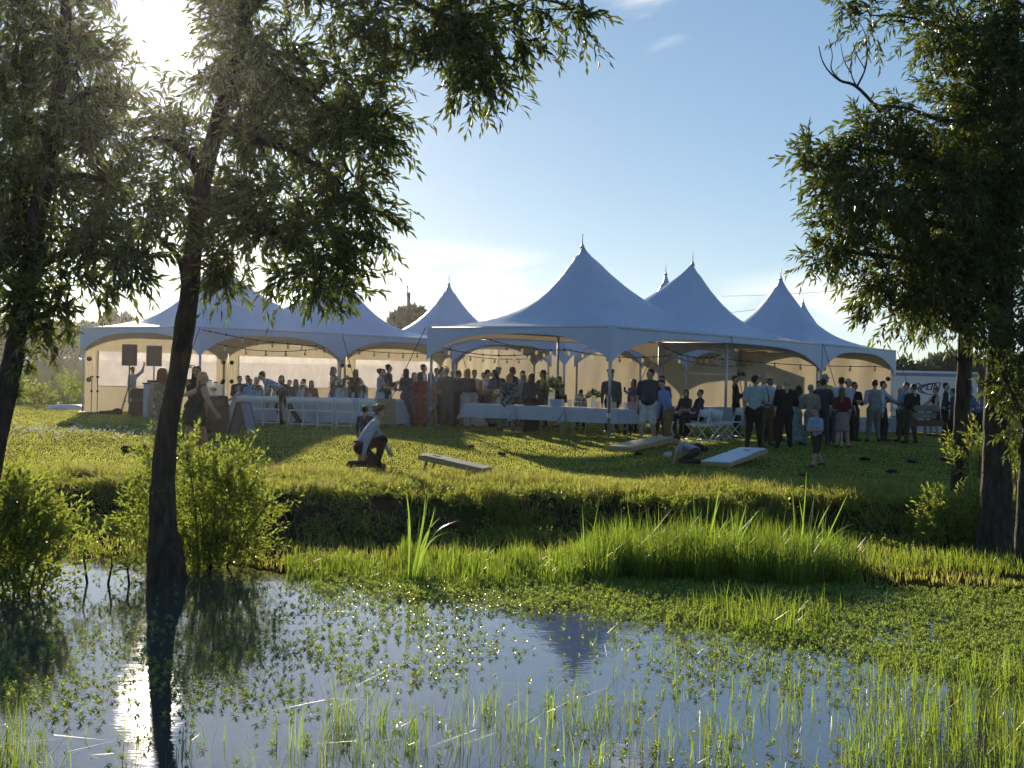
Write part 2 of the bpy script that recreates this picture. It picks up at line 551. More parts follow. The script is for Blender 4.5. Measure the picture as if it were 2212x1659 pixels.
def make_tent(label, O, nb, rise=RISE, scal=None, posts=True, size=1.0, straps=(), skip_valance=()):
    """O: corner nearest the camera; nb bays along U, one along V"""
    ux, uy, vx, vy = UX * size, UY * size, VX * size, VY * size
    def P(s, t):
        return O[0] + ux * s + vx * t, O[1] + uy * s + vy * t
    def ez(s, t):
        x, y = P(s, t)
        return zground(x, y) * 0 + .85 - .0007 * np.maximum(0, x) ** 2 + EAVE
    root = thing('marquee_tent', label, 'tent', (0, 0, 0), group='white peaked tents')
    e = .012
    ns, ntt = 30 * nb, 30
    s = np.linspace(e, nb - e, ns + 1); t = np.linspace(e, 1 - e, ntt + 1)
    SS, TT = np.meshgrid(s, t)
    G = np.zeros_like(SS)
    for k in range(nb):
        a = (SS - (k + .5)) * 2
        lo = a < 0
        sc = np.where(lo, 2.6 if k > 0 else 1.0, 2.6 if k < nb - 1 else 1.0)
        a = np.abs(a) / sc / (1 - 2 * e)
        b = np.abs(TT - .5) * 2 / (1 - 2 * e)
        rs = np.maximum(a, b)
        rc = np.minimum(1, np.sqrt(a * a + b * b))
        w = smooth(.0, .9, rs)
        r = rc * (1 - w) + rs * w
        G = np.maximum(G, (1 - np.clip(r, 0, 1)) ** 2.1)
    X, Y = P(SS, TT)
    # the fabric is stretched round at each peak, hangs a little between the rails
    Z = ez(SS, TT) + rise * G
    Z = Z + .006 * wob(SS * 9, TT * 9) * (1 - G)
    idx = np.arange(SS.size).reshape(SS.shape)
    F = np.stack([idx[:-1, :-1], idx[:-1, 1:], idx[1:, 1:], idx[1:, :-1]], -1).reshape(-1, 4)
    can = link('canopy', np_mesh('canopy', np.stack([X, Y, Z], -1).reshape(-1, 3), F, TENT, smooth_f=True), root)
    for k in range(nb):
        x, y = P(k + .5, .5)
        z = float(ez(k + .5, .5)) + rise
        MB().tube([(x, y, z - .10), (x, y, z + .03)], [.075, .03], 8).tube([(x, y, z), (x, y, z + .30)], .014, 6).build('finial', STEEL, root)
    # valances: one arched skirt per bay side
    sides = []
    for k in (range(nb) if scal is None else [0]):
        n = 1 if scal is None else nb
        sides += [((k, 0), (k + n, 0), n), ((k, 1), (k + n, 1), n)]
    sides += [((0, 0), (0, 1), 1), ((nb, 0), (nb, 1), 1)]
    for q, (a, b, n) in enumerate(sides):
        if q in skip_valance:
            continue
        w = np.linspace(0.0, 1.0, 41)
        sa, ta = a[0] + (b[0] - a[0]) * w, a[1] + (b[1] - a[1]) * w
        sa = np.clip(sa, e * .6, nb - e * .6); ta = np.clip(ta, e * .6, 1 - e * .6)
        x, y = P(sa, ta)
        zt = ez(sa, ta) + .004
        d = arch(w) if n == 1 else .22 + .68 * np.abs(2 * w - 1) ** 5.0
        rows = []
        ox, oy = P(np.full_like(sa, nb / 2), np.full_like(sa, .5))
        nrm = np.hypot(x - ox, y - oy)
        for h in (0, .35, .7, 1.0):
            o = .015 + .03 * h * np.sin(w * 37 + q) ** 2 * .5
            rows.append(np.stack([x + (x - ox) / nrm * o, y + (y - oy) / nrm * o, zt - d * h], -1))
        V = np.concatenate(rows)
        i2 = np.arange(41 * 4).reshape(4, 41)
        F = np.stack([i2[:-1, :-1], i2[:-1, 1:], i2[1:, 1:], i2[1:, :-1]], -1).reshape(-1, 4)
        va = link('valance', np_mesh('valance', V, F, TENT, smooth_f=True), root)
        hem = MB().tube([tuple(p) for p in rows[3][::2]], .011, 4, cap=False)
        hem.build('hem', TENT, va)
        MB().tube([(x[1], y[1], float(zt[1]) - .05), (x[-2], y[-2], float(zt[-2]) - .05)], .028, 6).build('eave_rail', STEEL, root)
    # legs
    pp = [(k, t) for k in range(nb + 1) for t in (0, 1)]
    for (k, t) in pp:
        x, y = P(min(max(k, .02), nb - .02), min(max(t, .02), .98))
        g = zg(x, y)
        m = MB().tube([(x, y, g), (x, y, float(ez(k, t)) - .03)], .038, 8)
        m.box((x, y, g + .012), (.2, .2, .02)).box((x, y, g + .55), (.09, .09, .12))
        m.build('leg', STEEL, root)
    # ratchet straps to stakes
    for (k, t, du, dv) in straps:
        x, y = P(k, t)
        x2, y2 = x + ux / 6.45 * du + vx / 6.27 * dv, y + uy / 6.45 * du + vy / 6.27 * dv
        g = zg(x2, y2)
        zt = float(ez(k, t)) - .03
        a, b = Vector((x, y, zt)), Vector((x2, y2, g + .05))
        m = MB()
        dr = (b - a).normalized()
        sd = dr.cross(Vector((0, 1, 0))).normalized() * .011
        m.raw([a - sd, a + sd, b + sd, b - sd], [(0, 1, 2, 3)])
        c = a.lerp(b, .62)
        m.box(c, (.06, .05, .16))
        m.tube([(x2, y2, g - .1), (x2, y2, g + .12)], .014, 5)
        m.build('ratchet_strap', ROPE, root)
    return root

R0 = (2.40, 37.6)
L0 = (-9.28, 46.0)
def RP(s, t):
    return R0[0] + UX * s + VX * t, R0[1] + UY * s + VY * t
def LP(s, t):
    return L0[0] + UX * s + VX * t, L0[1] + UY * s + VY * t
make_tent('near white tent with two peaks, its corner post in front of the drinks tables', RP(0, 0), 2, scal=True,
          straps=((0, 1, -1.4, .5), (1, 0, 0, -.7), (2, 0, .3, -.8)))
make_tent('white single-peak tent at the end of the row, next to the trailer', RP(2.0, 0), 1, straps=((1, 0, .9, -.6), (0, 1, 0, 1.4)))
make_tent('white two-peak tent behind the big leaning willow, loudspeakers under it', LP(0, 0), 2,
          straps=((0, 1, -1.0, .9), (0, 0, -1.0, .3), (1, 0, 0, -1.1), (2, 0, 0, -1.2)))
make_tent('white single-peak tent between the utility pole and the nearest tent', LP(2.0, 0), 1)
ax, ay = p2w(1438, 590, 60.0).x, 60.0
make_tent('white tent of which only a peak shows behind the second peak', (ax - (UX + VX) * .42, ay - (UY + VY) * .42), 1, rise=2.85, size=.84)
make_tent('white tent deep between the rows, its edge seen through the front arch', (1.3 - (UX + VX) * .42, 56.2 - (UY + VY) * .42), 1, rise=1.5, size=.84)
bx, by = p2w(1735, 652, 70.0).x, 70.0
make_tent('farthest white tent, only its spike showing behind the end tent', (bx - (UX + VX) / 2, by - (UY + VY) / 2), 1, rise=2.45)

# ---- side walls
def wall_grid(a, b, z0, z1, n, m, amp, ph=0., inset=0.):
    w = np.linspace(0, 1, n + 1); h = np.linspace(0, 1, m + 1)
    WW, HH = np.meshgrid(w, h)
    dx, dy = b[0] - a[0], b[1] - a[1]
    l = math.hypot(dx, dy)
    ox, oy = -dy / l, dx / l
    o = amp * (np.sin(WW * 23 + ph) * .6 + np.sin(WW * 41 + 2 * ph + HH * 2) * .4) * (.3 + .7 * HH) + inset
    X = a[0] + dx * WW + ox * o
    Y = a[1] + dy * WW + oy * o
    g = zground(X, Y)
    Z = z0 + g + (z1 - z0) * HH
    idx = np.arange(WW.size).reshape(WW.shape)
    F = np.stack([idx[:-1, :-1], idx[:-1, 1:], idx[1:, 1:], idx[1:, :-1]], -1).reshape(-1, 4)
    return np.stack([X, Y, Z], -1).reshape(-1, 3), F
def lerp2(a, b, w):
    return (a[0] + (b[0] - a[0]) * w, a[1] + (b[1] - a[1]) * w)
def plain_wall(a, b, label, ph):
    V, F = wall_grid(a, b, .02, 2.68, 70, 14, .05, ph)
    o = thing('tent_side_wall', label, 'tent wall', group='tan tent walls at the back')
    link('curtain', np_mesh('curtain', V, F, WALLF, smooth_f=True), o)
    for w, z in ((.02, 1.0), (.02, 1.75), (.98, 1.0), (.98, 1.75)):
        p = lerp2(a, b, w)
        MB().tube([(p[0], p[1] - .03, zg(*p) + z), (p[0], p[1] - .10, zg(*p) + z)], .075, 10).build('fastening_tab', IRON, o)
    MB().tube([(a[0], a[1], zg(*a) + 2.58), (b[0], b[1], zg(*b) + 2.58)], .02, 6).build('hanging_rail', STEEL, o)
    return o
def window_wall(a, b, label, ph):
    o = thing('tent_window_wall', label, 'tent wall', group='tent walls with clear windows')
    for (w0, w1, z0, z1, nm) in ((0, 1, 1.98, 2.7, 'top_band'), (0, 1, .02, .86, 'bottom_band'), (0, .085, .86, 1.98, 'side_band'), (.915, 1, .86, 1.98, 'side_band')):
        V, F = wall_grid(lerp2(a, b, w0), lerp2(a, b, w1), z0, z1, 40, 5, .025, ph)
        link(nm, np_mesh(nm, V, F, WALLF, smooth_f=True), o)
    V, F = wall_grid(lerp2(a, b, .08), lerp2(a, b, .92), .84, 2.0, 30, 8, .012, ph, inset=.03)
    link('window_pane', np_mesh('window_pane', V, F, CLEAR, smooth_f=True), o)
    for w, z in ((.03, 1.05), (.03, 1.72), (.97, 1.05), (.97, 1.72)):
        p = lerp2(a, b, w)
        MB().tube([(p[0], p[1] - .05, zg(*p) + z), (p[0], p[1] - .12, zg(*p) + z)], .08, 10).build('fastening_tab', IRON, o)
    return o
e1 = .06
for k, lb in enumerate(('clear-windowed tent wall behind the two loudspeakers', 'clear-windowed tent wall behind the man bending over',
                        'clear-windowed tent wall behind the woman with the camera')):
    window_wall(LP(k + .003, 1 - e1), LP(k + .997, 1 - e1), lb, k * 1.3)
ends = [RP(3 - .05, .02), RP(3 - .05, .98), (3.9, 61.6), (-.6, 65.4), LP(3.0, .94)]
for k, lb in enumerate(('tan tent wall at the trailer end, behind the men with drinks', 'tan tent wall behind the man in the red cap and the white chairs',
                        'tan tent wall behind the drinks tables', 'tan tent wall behind the crowd of dancers')):
    plain_wall(lerp2(ends[k], ends[k + 1], -.004), lerp2(ends[k], ends[k + 1], 1.004), lb, k * 2.1 + 1)

# ---- strings of bulbs
bulb_me = MB().lathe([(.012, .0), (.02, -.03), (.04, -.075), (.043, -.10), (.03, -.135), (.006, -.15)], n=8).mesh('bulb', BULB)
sock_me = MB().tube([(0, 0, .03), (0, 0, -.035)], .02, 6).mesh('socket', CABLE)
def string_lights(a, b, sag, nb, label):
    o = thing('string_lights', label, 'string lights', group='strings of bulbs under the tents')
    a, b = Vector(a), Vector(b)
    def at(w):
        p = a.lerp(b, w)
        p.z -= sag * 4 * w * (1 - w)
        return p
    MB().tube([at(i / 24) for i in range(25)], .013, 5).build('cable', CABLE, o)
    for k in range(nb):
        p = at((k + .5) / nb)
        s = link('socket', sock_me, o); s.location = p
        u = link('bulb', bulb_me, o); u.location = p - Vector((0, 0, .02))
        u.rotation_euler = (random.uniform(-.1, .1), random.uniform(-.15, .15), 0)
E3 = 3.59
def at3(p, dz):
    return (p[0], p[1], E3 + dz - .0007 * max(0, p[0]) ** 2)
string_lights(at3(LP(0, -.01), -.1), at3(LP(1.0, .04), -.42), .12, 9, 'string of bulbs from the tent corner beside the leaning trunk')
string_lights(at3(LP(.35, .3), -.45), at3(LP(1.0, .06), -.40), .22, 6, 'lower string of bulbs above the bending man')
string_lights(at3(LP(1.0, .05), -.42), at3(LP(2.0, .05), -.42), .15, 8, 'string of bulbs above the woman with the camera')
string_lights(at3(RP(.05, .95), -.55), at3(RP(.9, .95), -.50), .18, 7, 'string of bulbs just inside the near tent, left end')
string_lights(at3(RP(.1, .75), -.28), at3(RP(1.0, .9), -.45), .12, 6, 'string of bulbs slanting under the near tent front arch')
string_lights(at3(RP(1.0, .95), -.42), at3(RP(2.0, .92), -.45), .16, 9, 'string of bulbs deep in the near tent above the seated guests')
string_lights(at3(RP(.9, .3), -.35), at3(RP(2.0, .6), -.40), .2, 9, 'string of bulbs behind the near tent side arch')
string_lights(at3(RP(2.05, .7), -.5), at3(RP(3.0, .06), -.55), .10, 7, 'string of bulbs in the end tent by the trailer')
string_lights(at3(RP(2.0, .9), -.5), at3(RP(2.95, .9), -.6), .18, 7, 'string of bulbs along the back of the end tent')
string_lights(at3(LP(2.0, .05), -.5), at3(LP(3.0, .05), -.5), .14, 8, 'string of bulbs seen far through the front arch')
# ================================================================ vegetation
LEAF_W = mat('willow_leaf', (.035, .055, .013), rough=.40, var=.15, trans=.33, tcol=(.20, .27, .03), spec=.5, island=.4, hue=.03)
LEAF_S = mat('shrub_leaf', (.06, .10, .02), rough=.45, var=.15, trans=.45, tcol=(.36, .46, .06), spec=.5, island=.4, hue=.03)
LEAF_F = mat('distant_leaf', (.035, .055, .028), rough=.6, var=.2, trans=.25, tcol=(.12, .17, .05), island=.4)
BLADE_L = mat('lawn_blade', (.065, .105, .028), rough=.6, var=.25, scale=.7, trans=.5, tcol=(.62, .67, .14), spec=.2, island=.3, hue=.02)
BLADE_B = mat('bank_blade', (.09, .12, .03), rough=.6, var=.2, scale=.9, trans=.5, tcol=(.50, .52, .09), spec=.25, island=.4, hue=.03)
BLADE_M = mat('marsh_blade', (.07, .12, .02), rough=.4, var=.2, scale=.9, trans=.5, tcol=(.30, .44, .04), spec=.4, island=.35, hue=.02)
REED = mat('reed_blade', (.08, .13, .03), rough=.35, var=.2, trans=.45, tcol=(.34, .52, .06), spec=.5, island=.3)
WEED = mat('pond_weed_leaf', (.10, .17, .04), rough=.35, var=.2, trans=.35, tcol=(.46, .62, .10), spec=.5, island=.35, hue=.03)
PETAL = mat('clover_petal', (.75, .75, .68), rough=.7, var=.1, trans=.3)

def unit(a):
    return a / np.maximum(1e-9, np.linalg.norm(a, axis=1, keepdims=True))

def leaf_quads(B, D, Nr, ln, wd, fold=.25, bow=.0):
    """kite leaves with a folded midrib: B base, D direction, Nr rough normal"""
    D = unit(D)
    Sd = unit(np.cross(D, Nr))
    Nn = np.cross(Sd, D)
    ln = ln[:, None]; wd = wd[:, None]
    mid = B + D * ln * .42
    a = mid + Sd * wd * .5 + Nn * wd * fold
    b = mid - Sd * wd * .5 + Nn * wd * fold
    tip = B + D * ln - Nn * ln * bow
    V = np.stack([B, a, tip, b], 1).reshape(-1, 3)
    i = np.arange(len(B))[:, None] * 4
    F = np.concatenate([i + np.array([[0, 1, 2]]), i + np.array([[0, 2, 3]])])
    return V, F

def rand_dirs(n):
    return unit(rng.normal(size=(n, 3)))

def twigs(starts, dirs, length, nl, leaf, wid, droop, spread=.8, jit=.25):
    """leafy twigs: returns leaf verts/faces and twig poly-lines"""
    n = len(starts)
    dirs = unit(dirs)
    L = length * rng.uniform(.6, 1.3, n)
    k = np.linspace(.12, 1.0, nl)
    P = starts[:, None, :] + dirs[:, None, :] * (L[:, None] * k)[:, :, None]
    P[:, :, 2] -= droop * (L[:, None] * k) ** 2
    T = np.repeat(dirs[:, None, :], nl, 1).copy()
    T[:, :, 2] -= 2 * droop * L[:, None] * k
    P = P.reshape(-1, 3); T = unit(T.reshape(-1, 3))
    m = len(P)
    off = rand_dirs(m)
    off = unit(off - T * (off * T).sum(1, keepdims=True))
    d = T + off * spread
    d[:, 2] -= .25 * max(droop, 0)
    tip = np.tile(k > .95, n)
    d[tip] = T[tip] + off[tip] * .2
    d = unit(d + rng.normal(size=(m, 3)) * jit)
    ll = leaf * rng.uniform(.65, 1.2, m)
    V, F = leaf_quads(P, d, rand_dirs(m) + np.array([0, 0, .8]), ll, wid * rng.uniform(.75, 1.2, m), .2, .12)
    ends = starts + dirs * L[:, None]
    ends[:, 2] -= droop * L ** 2
    return V, F, ends

def thin_sticks(A, B, r):
    """three-sided sticks from A to B"""
    T = unit(B - A)
    a = unit(np.cross(T, np.array([.3, .9, .2])))
    b = np.cross(T, a)
    V = []
    for q in (0, 2.094, 4.189):
        o = (a * math.cos(q) + b * math.sin(q)) * r
        V.append(A + o); V.append(B + o * .5)
    V = np.stack(V, 1).reshape(-1, 3)
    i = np.arange(len(A))[:, None] * 6
    F = np.concatenate([i + np.array([[0, 2, 3, 1]]), i + np.array([[2, 4, 5, 3]]), i + np.array([[4, 0, 1, 5]])])
    return V, F

def limb(m, pts, rs, n=9, knob=.06):
    """bark-covered limb with uneven girth"""
    P = [Vector(p) for p in pts]
    out, rr = [], []
    K = 5
    for i in range(len(P) - 1):
        p0, p1, p2, p3 = P[max(i - 1, 0)], P[i], P[i + 1], P[min(i + 2, len(P) - 1)]
        for j in range(K):
            t = j / K
            q = .5 * ((2 * p1) + (p2 - p0) * t + (2 * p0 - 5 * p1 + 4 * p2 - p3) * t * t + (3 * p1 - p0 - 3 * p2 + p3) * t ** 3)
            out.append(q); rr.append((rs[i] * (1 - t) + rs[i + 1] * t) * (1 + random.uniform(-knob, knob)))
    out.append(P[-1]); rr.append(rs[-1])
    m.tube(out, rr, n)

def make_tree(label, D, trunk, limbs, lobes, dens, leaf=.138, wid=.038, extra_trunks=(), twig=.42, droop=.5, dead=None, depth=1.0, keep=None, group='willows framing the pond'):
    """trunk/limbs: photo x, y, width px [, depth offset]; lobes: x, y, rx, ry, weight [, depth offset]"""
    base = p2w(trunk[0][0], trunk[0][1], D)
    root = thing('willow_tree', label, 'tree', (0, 0, 0), group=group)
    sc = D / FPX
    def pt(q):
        return p2w(q[0], q[1], D + (q[3] if len(q) > 3 else 0))
    m = MB()
    tp = [pt(q) for q in trunk]
    limb(m, tp, [q[2] * sc / 2 for q in trunk], 14, .05)
    for et in extra_trunks:
        limb(m, [pt(q) for q in et], [q[2] * sc / 2 for q in et], 12, .05)
    m.build('trunk', BARK, root)
    for lb in limbs:
        mm = MB()
        limb(mm, [pt(q) for q in lb], [q[2] * sc / 2 for q in lb], 8)
        mm.build('branch', BARK, root)
    if dead:
        mm = MB()
        for lb in dead:
            limb(mm, [pt(q) for q in lb], [q[2] * sc / 2 for q in lb], 5)
        mm.build('dead_branch', BARK, root)
    # nodes from which the leafy sprays grow
    nodes = np.array([tuple(pt(q)) for lb in list(limbs) + [trunk] for q in lb])
    VS, FS, SV, SF, off, soff = [], [], [], [], 0, 0
    for lo in lobes:
        x, y, rx, ry, w = lo[:5]
        dz = lo[5] if len(lo) > 5 else 0.0
        c = np.array(p2w(x, y, D + dz))
        ax = np.array([rx * sc, (rx + ry) / 2 * sc * depth, ry * sc])
        n = int(dens * w * rx * ry / 10000.0 * (sc / .00507) ** 2)
        # clumps inside the lobe, then sprays inside each clump
        nc = max(4, int(n / 11))
        cc = rand_dirs(nc) * (rng.random((nc, 1)) ** .42)
        pick = rng.integers(0, nc, n)
        u = cc[pick] + rng.normal(size=(n, 3)) * .14
        st = c + u * ax * .92
        out = (st - c) / ax
        dr = unit(out + rng.normal(size=(n, 3)) * .75 + np.array([0, 0, -.15]))
        if keep is not None:
            kk = keep(st)
            st, dr = st[kk], dr[kk]
        if not len(st):
            continue
        V, F, e = twigs(st, dr, twig * min(1.0, (rx + ry) / 130.0), 11, leaf, wid, droop)
        VS.append(V); FS.append(F + off); off += len(V)
        V, F = thin_sticks(st, e, .004)
        SV.append(V); SF.append(F + soff); soff += len(V)
        # small boughs feeding the lobe
        nd = nodes[np.argmin(((nodes - c) ** 2).sum(1))]
        q = np.linspace(0, 1, 6)[:, None]
        line = nd * (1 - q) + c * q
        line[1:-1] += rng.normal(size=(4, 3)) * .06
        for a in range(min(7, nc)):
            tgt = c + cc[a] * ax * .8
            k0 = rng.integers(2, 5)
            SVt, SFt = thin_sticks(np.stack([line[k0], (line[k0] + tgt) / 2 + rng.normal(size=3) * .05]), np.stack([(line[k0] + tgt) / 2 + rng.normal(size=3) * .04, tgt]), .009)
            SV.append(SVt); SF.append(SFt + soff); soff += len(SVt)
        V, F = thin_sticks(line[:-1], line[1:] + (line[1:] - line[:-1]) * .08, .016)
        SV.append(V); SF.append(F + soff); soff += len(V)
    cr = link('crown', np_mesh('crown', np.concatenate(VS), np.concatenate(FS), LEAF_W), root)
    cr['kind'] = 'stuff'
    tw = link('twigs', np_mesh('twigs', np.concatenate(SV), np.concatenate(SF), BARK), root)
    tw['kind'] = 'stuff'
    return root

SUNC = np.array([SUN.x, SUN.y, SUN.z])
# big leaning willow standing in the pond edge
T1D = 17.0
make_tree('big leaning willow with flared trunk standing at the water edge', T1D,
    [(362, 1310, 112), (360, 1240, 88), (353, 1150, 63), (351, 1070, 55), (357, 970, 47), (364, 910, 44), (386, 800, 42), (400, 700, 43), (409, 640, 42), (416, 559, 38), (432, 430, 36), (472, 258, 34), (507, 150, 31), (530, 40, 28), (545, -120, 26), (560, -300, 16)],
    [[(440, 400, 26), (400, 330, 20), (330, 300, 15), (250, 330, 9, .3)],
     [(470, 270, 22), (540, 300, 18), (640, 330, 14), (740, 400, 8, -.3)],
     [(500, 165, 22), (540, 135, 18), (600, 158, 16), (680, 210, 12, .3), (780, 300, 7, .3)],
     [(435, 440, 22), (500, 440, 18, -.3), (580, 500, 14, -.5), (690, 560, 8, -.6)],
     [(530, 30, 24), (640, -40, 20), (800, -30, 16), (960, 40, 11), (1080, 110, 6)],
     [(640, -40, 18), (860, -70, 13), (1080, -20, 9), (1220, 10, 5)],
     [(404, 620, 24), (393, 570, 18), (372, 540, 12), (330, 500, 8, .5)],
     [(545, -120, 20), (430, -190, 14), (300, -180, 8, .3)]],
    [(600, 110, 150, 100, 1.0), (520, 40, 85, 60, .9), (700, 190, 130, 120, 1.05, .3), (560, 300, 130, 100, .8), (745, 350, 115, 110, 1.15), (790, 250, 70, 90, .9),
     (640, 450, 140, 90, 1.05, -.3), (790, 450, 75, 65, .95), (560, 520, 100, 70, .9, -.4), (690, 560, 110, 70, 1.1, -.5), (760, 590, 60, 40, .8), (690, 630, 55, 30, .8),
     (430, 300, 90, 90, .62), (350, 250, 90, 80, .5, .3), (320, 370, 100, 80, .6, .4), (400, 430, 80, 70, .7), (330, 480, 60, 60, .7, .5), (470, 560, 45, 60, .8, -.4),
     (460, 140, 60, 70, .55), (440, 20, 60, 45, .5, .4), (250, 150, 70, 80, .5, .5), (300, -10, 120, 35, .6, .4), (480, 600, 30, 30, .6, -.4), (500, 180, 80, 70, .7, .3),
     (700, 20, 120, 60, .8), (850, 40, 80, 70, .8), (930, 90, 100, 90, 1.15), (1030, 140, 75, 75, 1.1), (1060, 40, 100, 70, 1.15), (1180, 20, 85, 45, .95), (1250, 0, 50, 30, .7), (980, 200, 60, 35, .8),
     (600, -110, 200, 90, .7), (1000, -90, 160, 70, .8), (330, -140, 150, 70, .6, .4), (1150, -60, 110, 50, .8)],
    116, keep=lambda p: np.degrees(np.arccos(np.clip((unit(p - np.array([0, 0, CAMZ])) * SUNC).sum(1), -1, 1))) > 1.75 + .35 * rng.random(len(p)))  # crown shaped with a leaf-free cone towards the sun so its disc shows
# its left neighbour
make_tree('dark willow cut by the left edge of the picture', 15.5,
    [(-70, 1330, 90), (-52, 1180, 66), (-22, 1000, 56), (6, 880, 50), (26, 790, 46), (44, 690, 43), (62, 590, 42), (88, 430, 38), (120, 250, 33), (140, 80, 28), (150, -120, 20), (150, -260, 12)],
    [[(60, 600, 24), (110, 560, 18), (180, 540, 13, -.3), (250, 560, 7, -.4)],
     [(90, 420, 24), (150, 380, 18), (230, 390, 11, .2)],
     [(120, 250, 22), (190, 200, 16), (250, 190, 9, .2)],
     [(40, 700, 20), (90, 680, 13, -.3), (140, 660, 8, -.4)],
     [(110, 300, 20), (40, 250, 14), (-40, 230, 8)]],
    [(70, 60, 140, 110, 1.25), (40, 240, 130, 130, 1.35), (175, 170, 110, 120, 1.0), (210, 330, 110, 90, .9, .2), (90, 400, 120, 110, 1.2), (220, 450, 100, 80, 1.0, .2), (120, 520, 110, 80, 1.1),
     (30, 560, 90, 80, 1.2, -.2), (220, 540, 70, 45, 1.0, -.3), (275, 550, 55, 45, .9, -.4), (300, 520, 45, 30, .8, -.4), (255, 590, 35, 35, .8, -.4), (150, 600, 60, 45, .9, -.3), (110, 650, 70, 40, .8, -.4), (45, 660, 60, 60, .9, -.3), (140, 690, 40, 35, .6, -.4),
     (90, 730, 45, 35, .5, -.3), (60, 780, 30, 30, .4, -.3), (-30, 420, 90, 200, 1.2), (60, -90, 200, 80, .9), (10, 850, 22, 25, .5), (270, 270, 60, 90, .55, .4)],
    104, leaf=.135, wid=.038)
# right-hand pair
T3D = 21.0
make_tree('thick dark willow with a dead twiggy branch, nearer of two trunks beside the signpost', T3D,
    [(2150, 1200, 96), (2152, 1100, 72), (2153, 1000, 60), (2152, 900, 54), (2156, 780, 50), (2164, 650, 46), (2172, 450, 40), (2176, 250, 40), (2182, 60, 34), (2190, -150, 24)],
    [[(2160, 640, 32), (2110, 620, 26), (2075, 590, 24), (2050, 550, 18), (2058, 500, 10)],
     [(2172, 430, 26), (2080, 380, 20), (1970, 340, 14), (1850, 320, 7)],
     [(2176, 270, 20), (2110, 250, 13), (2040, 262, 9), (1960, 235, 7), (1890, 228, 5)],
     [(2182, 90, 18), (2120, 60, 11), (2050, 66, 8), (1970, 40, 5), (1880, 34, 3)],
     [(2164, 620, 22), (2060, 500, 16), (1940, 470, 11), (1810, 450, 6)],
     [(2075, 590, 18), (1960, 560, 12), (1830, 545, 6)]],
    [(2080, 50, 130, 90, 1.2), (1930, 45, 95, 40, .85), (1840, 15, 55, 25, .7), (2110, 200, 120, 110, 1.4), (2000, 250, 90, 55, 1.0), (1930, 260, 70, 55, 1.0), (1850, 300, 80, 55, 1.0), (1765, 335, 60, 45, .9),
     (1900, 390, 130, 90, 1.3), (2080, 380, 140, 140, 1.6), (1785, 400, 65, 55, 1.0), (1790, 500, 60, 50, .95), (1790, 550, 50, 40, .85), (1880, 510, 100, 80, 1.25), (2000, 540, 120, 90, 1.5), (1930, 600, 90, 50, 1.0),
     (2120, 560, 100, 110, 1.5), (2190, 350, 70, 240, 1.7), (1990, 640, 90, 45, .95), (1890, 640, 45, 35, .7), (2060, 660, 80, 45, .9), (1950, 690, 60, 30, .6), (2100, 690, 60, 35, .7), (2100, -80, 160, 60, 1.0), (2210, 120, 60, 120, 1.4), (2210, 640, 50, 90, 1.3)],
    100, leaf=.145, wid=.038,
    dead=[[(1900, 240, 9), (1850, 188, 8), (1815, 175, 6), (1790, 155, 4), (1775, 130, 3), (1768, 100, 2)], [(1815, 175, 5), (1795, 150, 3), (1797, 120, 2), (1790, 85, 1.6)],
          [(1850, 188, 5), (1868, 150, 4), (1872, 110, 3), (1866, 70, 2), (1852, 45, 1.6)], [(1850, 188, 4), (1838, 160, 3), (1840, 120, 2), (1850, 90, 1.6)], [(1838, 160, 3), (1822, 130, 2), (1815, 95, 1.5)], [(1868, 150, 3), (1850, 120, 2), (1842, 95, 1.5)]])
make_tree('slimmer willow trunk standing between the signpost and the thick willow', 23.0,
    [(2076, 1060, 46), (2074, 1000, 36), (2077, 900, 33), (2083, 800, 32), (2086, 720, 32), (2090, 640, 30), (2100, 500, 26), (2110, 300, 20), (2116, 100, 12)],
    [[(2088, 660, 16), (2030, 600, 12), (1980, 580, 8)], [(2084, 790, 8), (2062, 770, 5)]],
    [(2030, 620, 80, 60, 1.0), (2100, 520, 80, 90, 1.2), (2080, 330, 80, 110, 1.2), (2060, 690, 60, 30, .8)], 85, leaf=.145, wid=.038)
make_tree('low leafy side trunk hugging the right edge of the picture', 19.5,
    [(2225, 1210, 70), (2222, 1050, 46), (2230, 900, 36), (2245, 750, 30)],
    [[(2226, 950, 16), (2190, 860, 11), (2160, 800, 6)]],
    [(2165, 770, 45, 55, .9), (2185, 850, 45, 50, .9), (2200, 720, 40, 60, 1.0), (2150, 830, 30, 30, .7), (2205, 930, 30, 45, .8)], 170, leaf=.105, wid=.032)

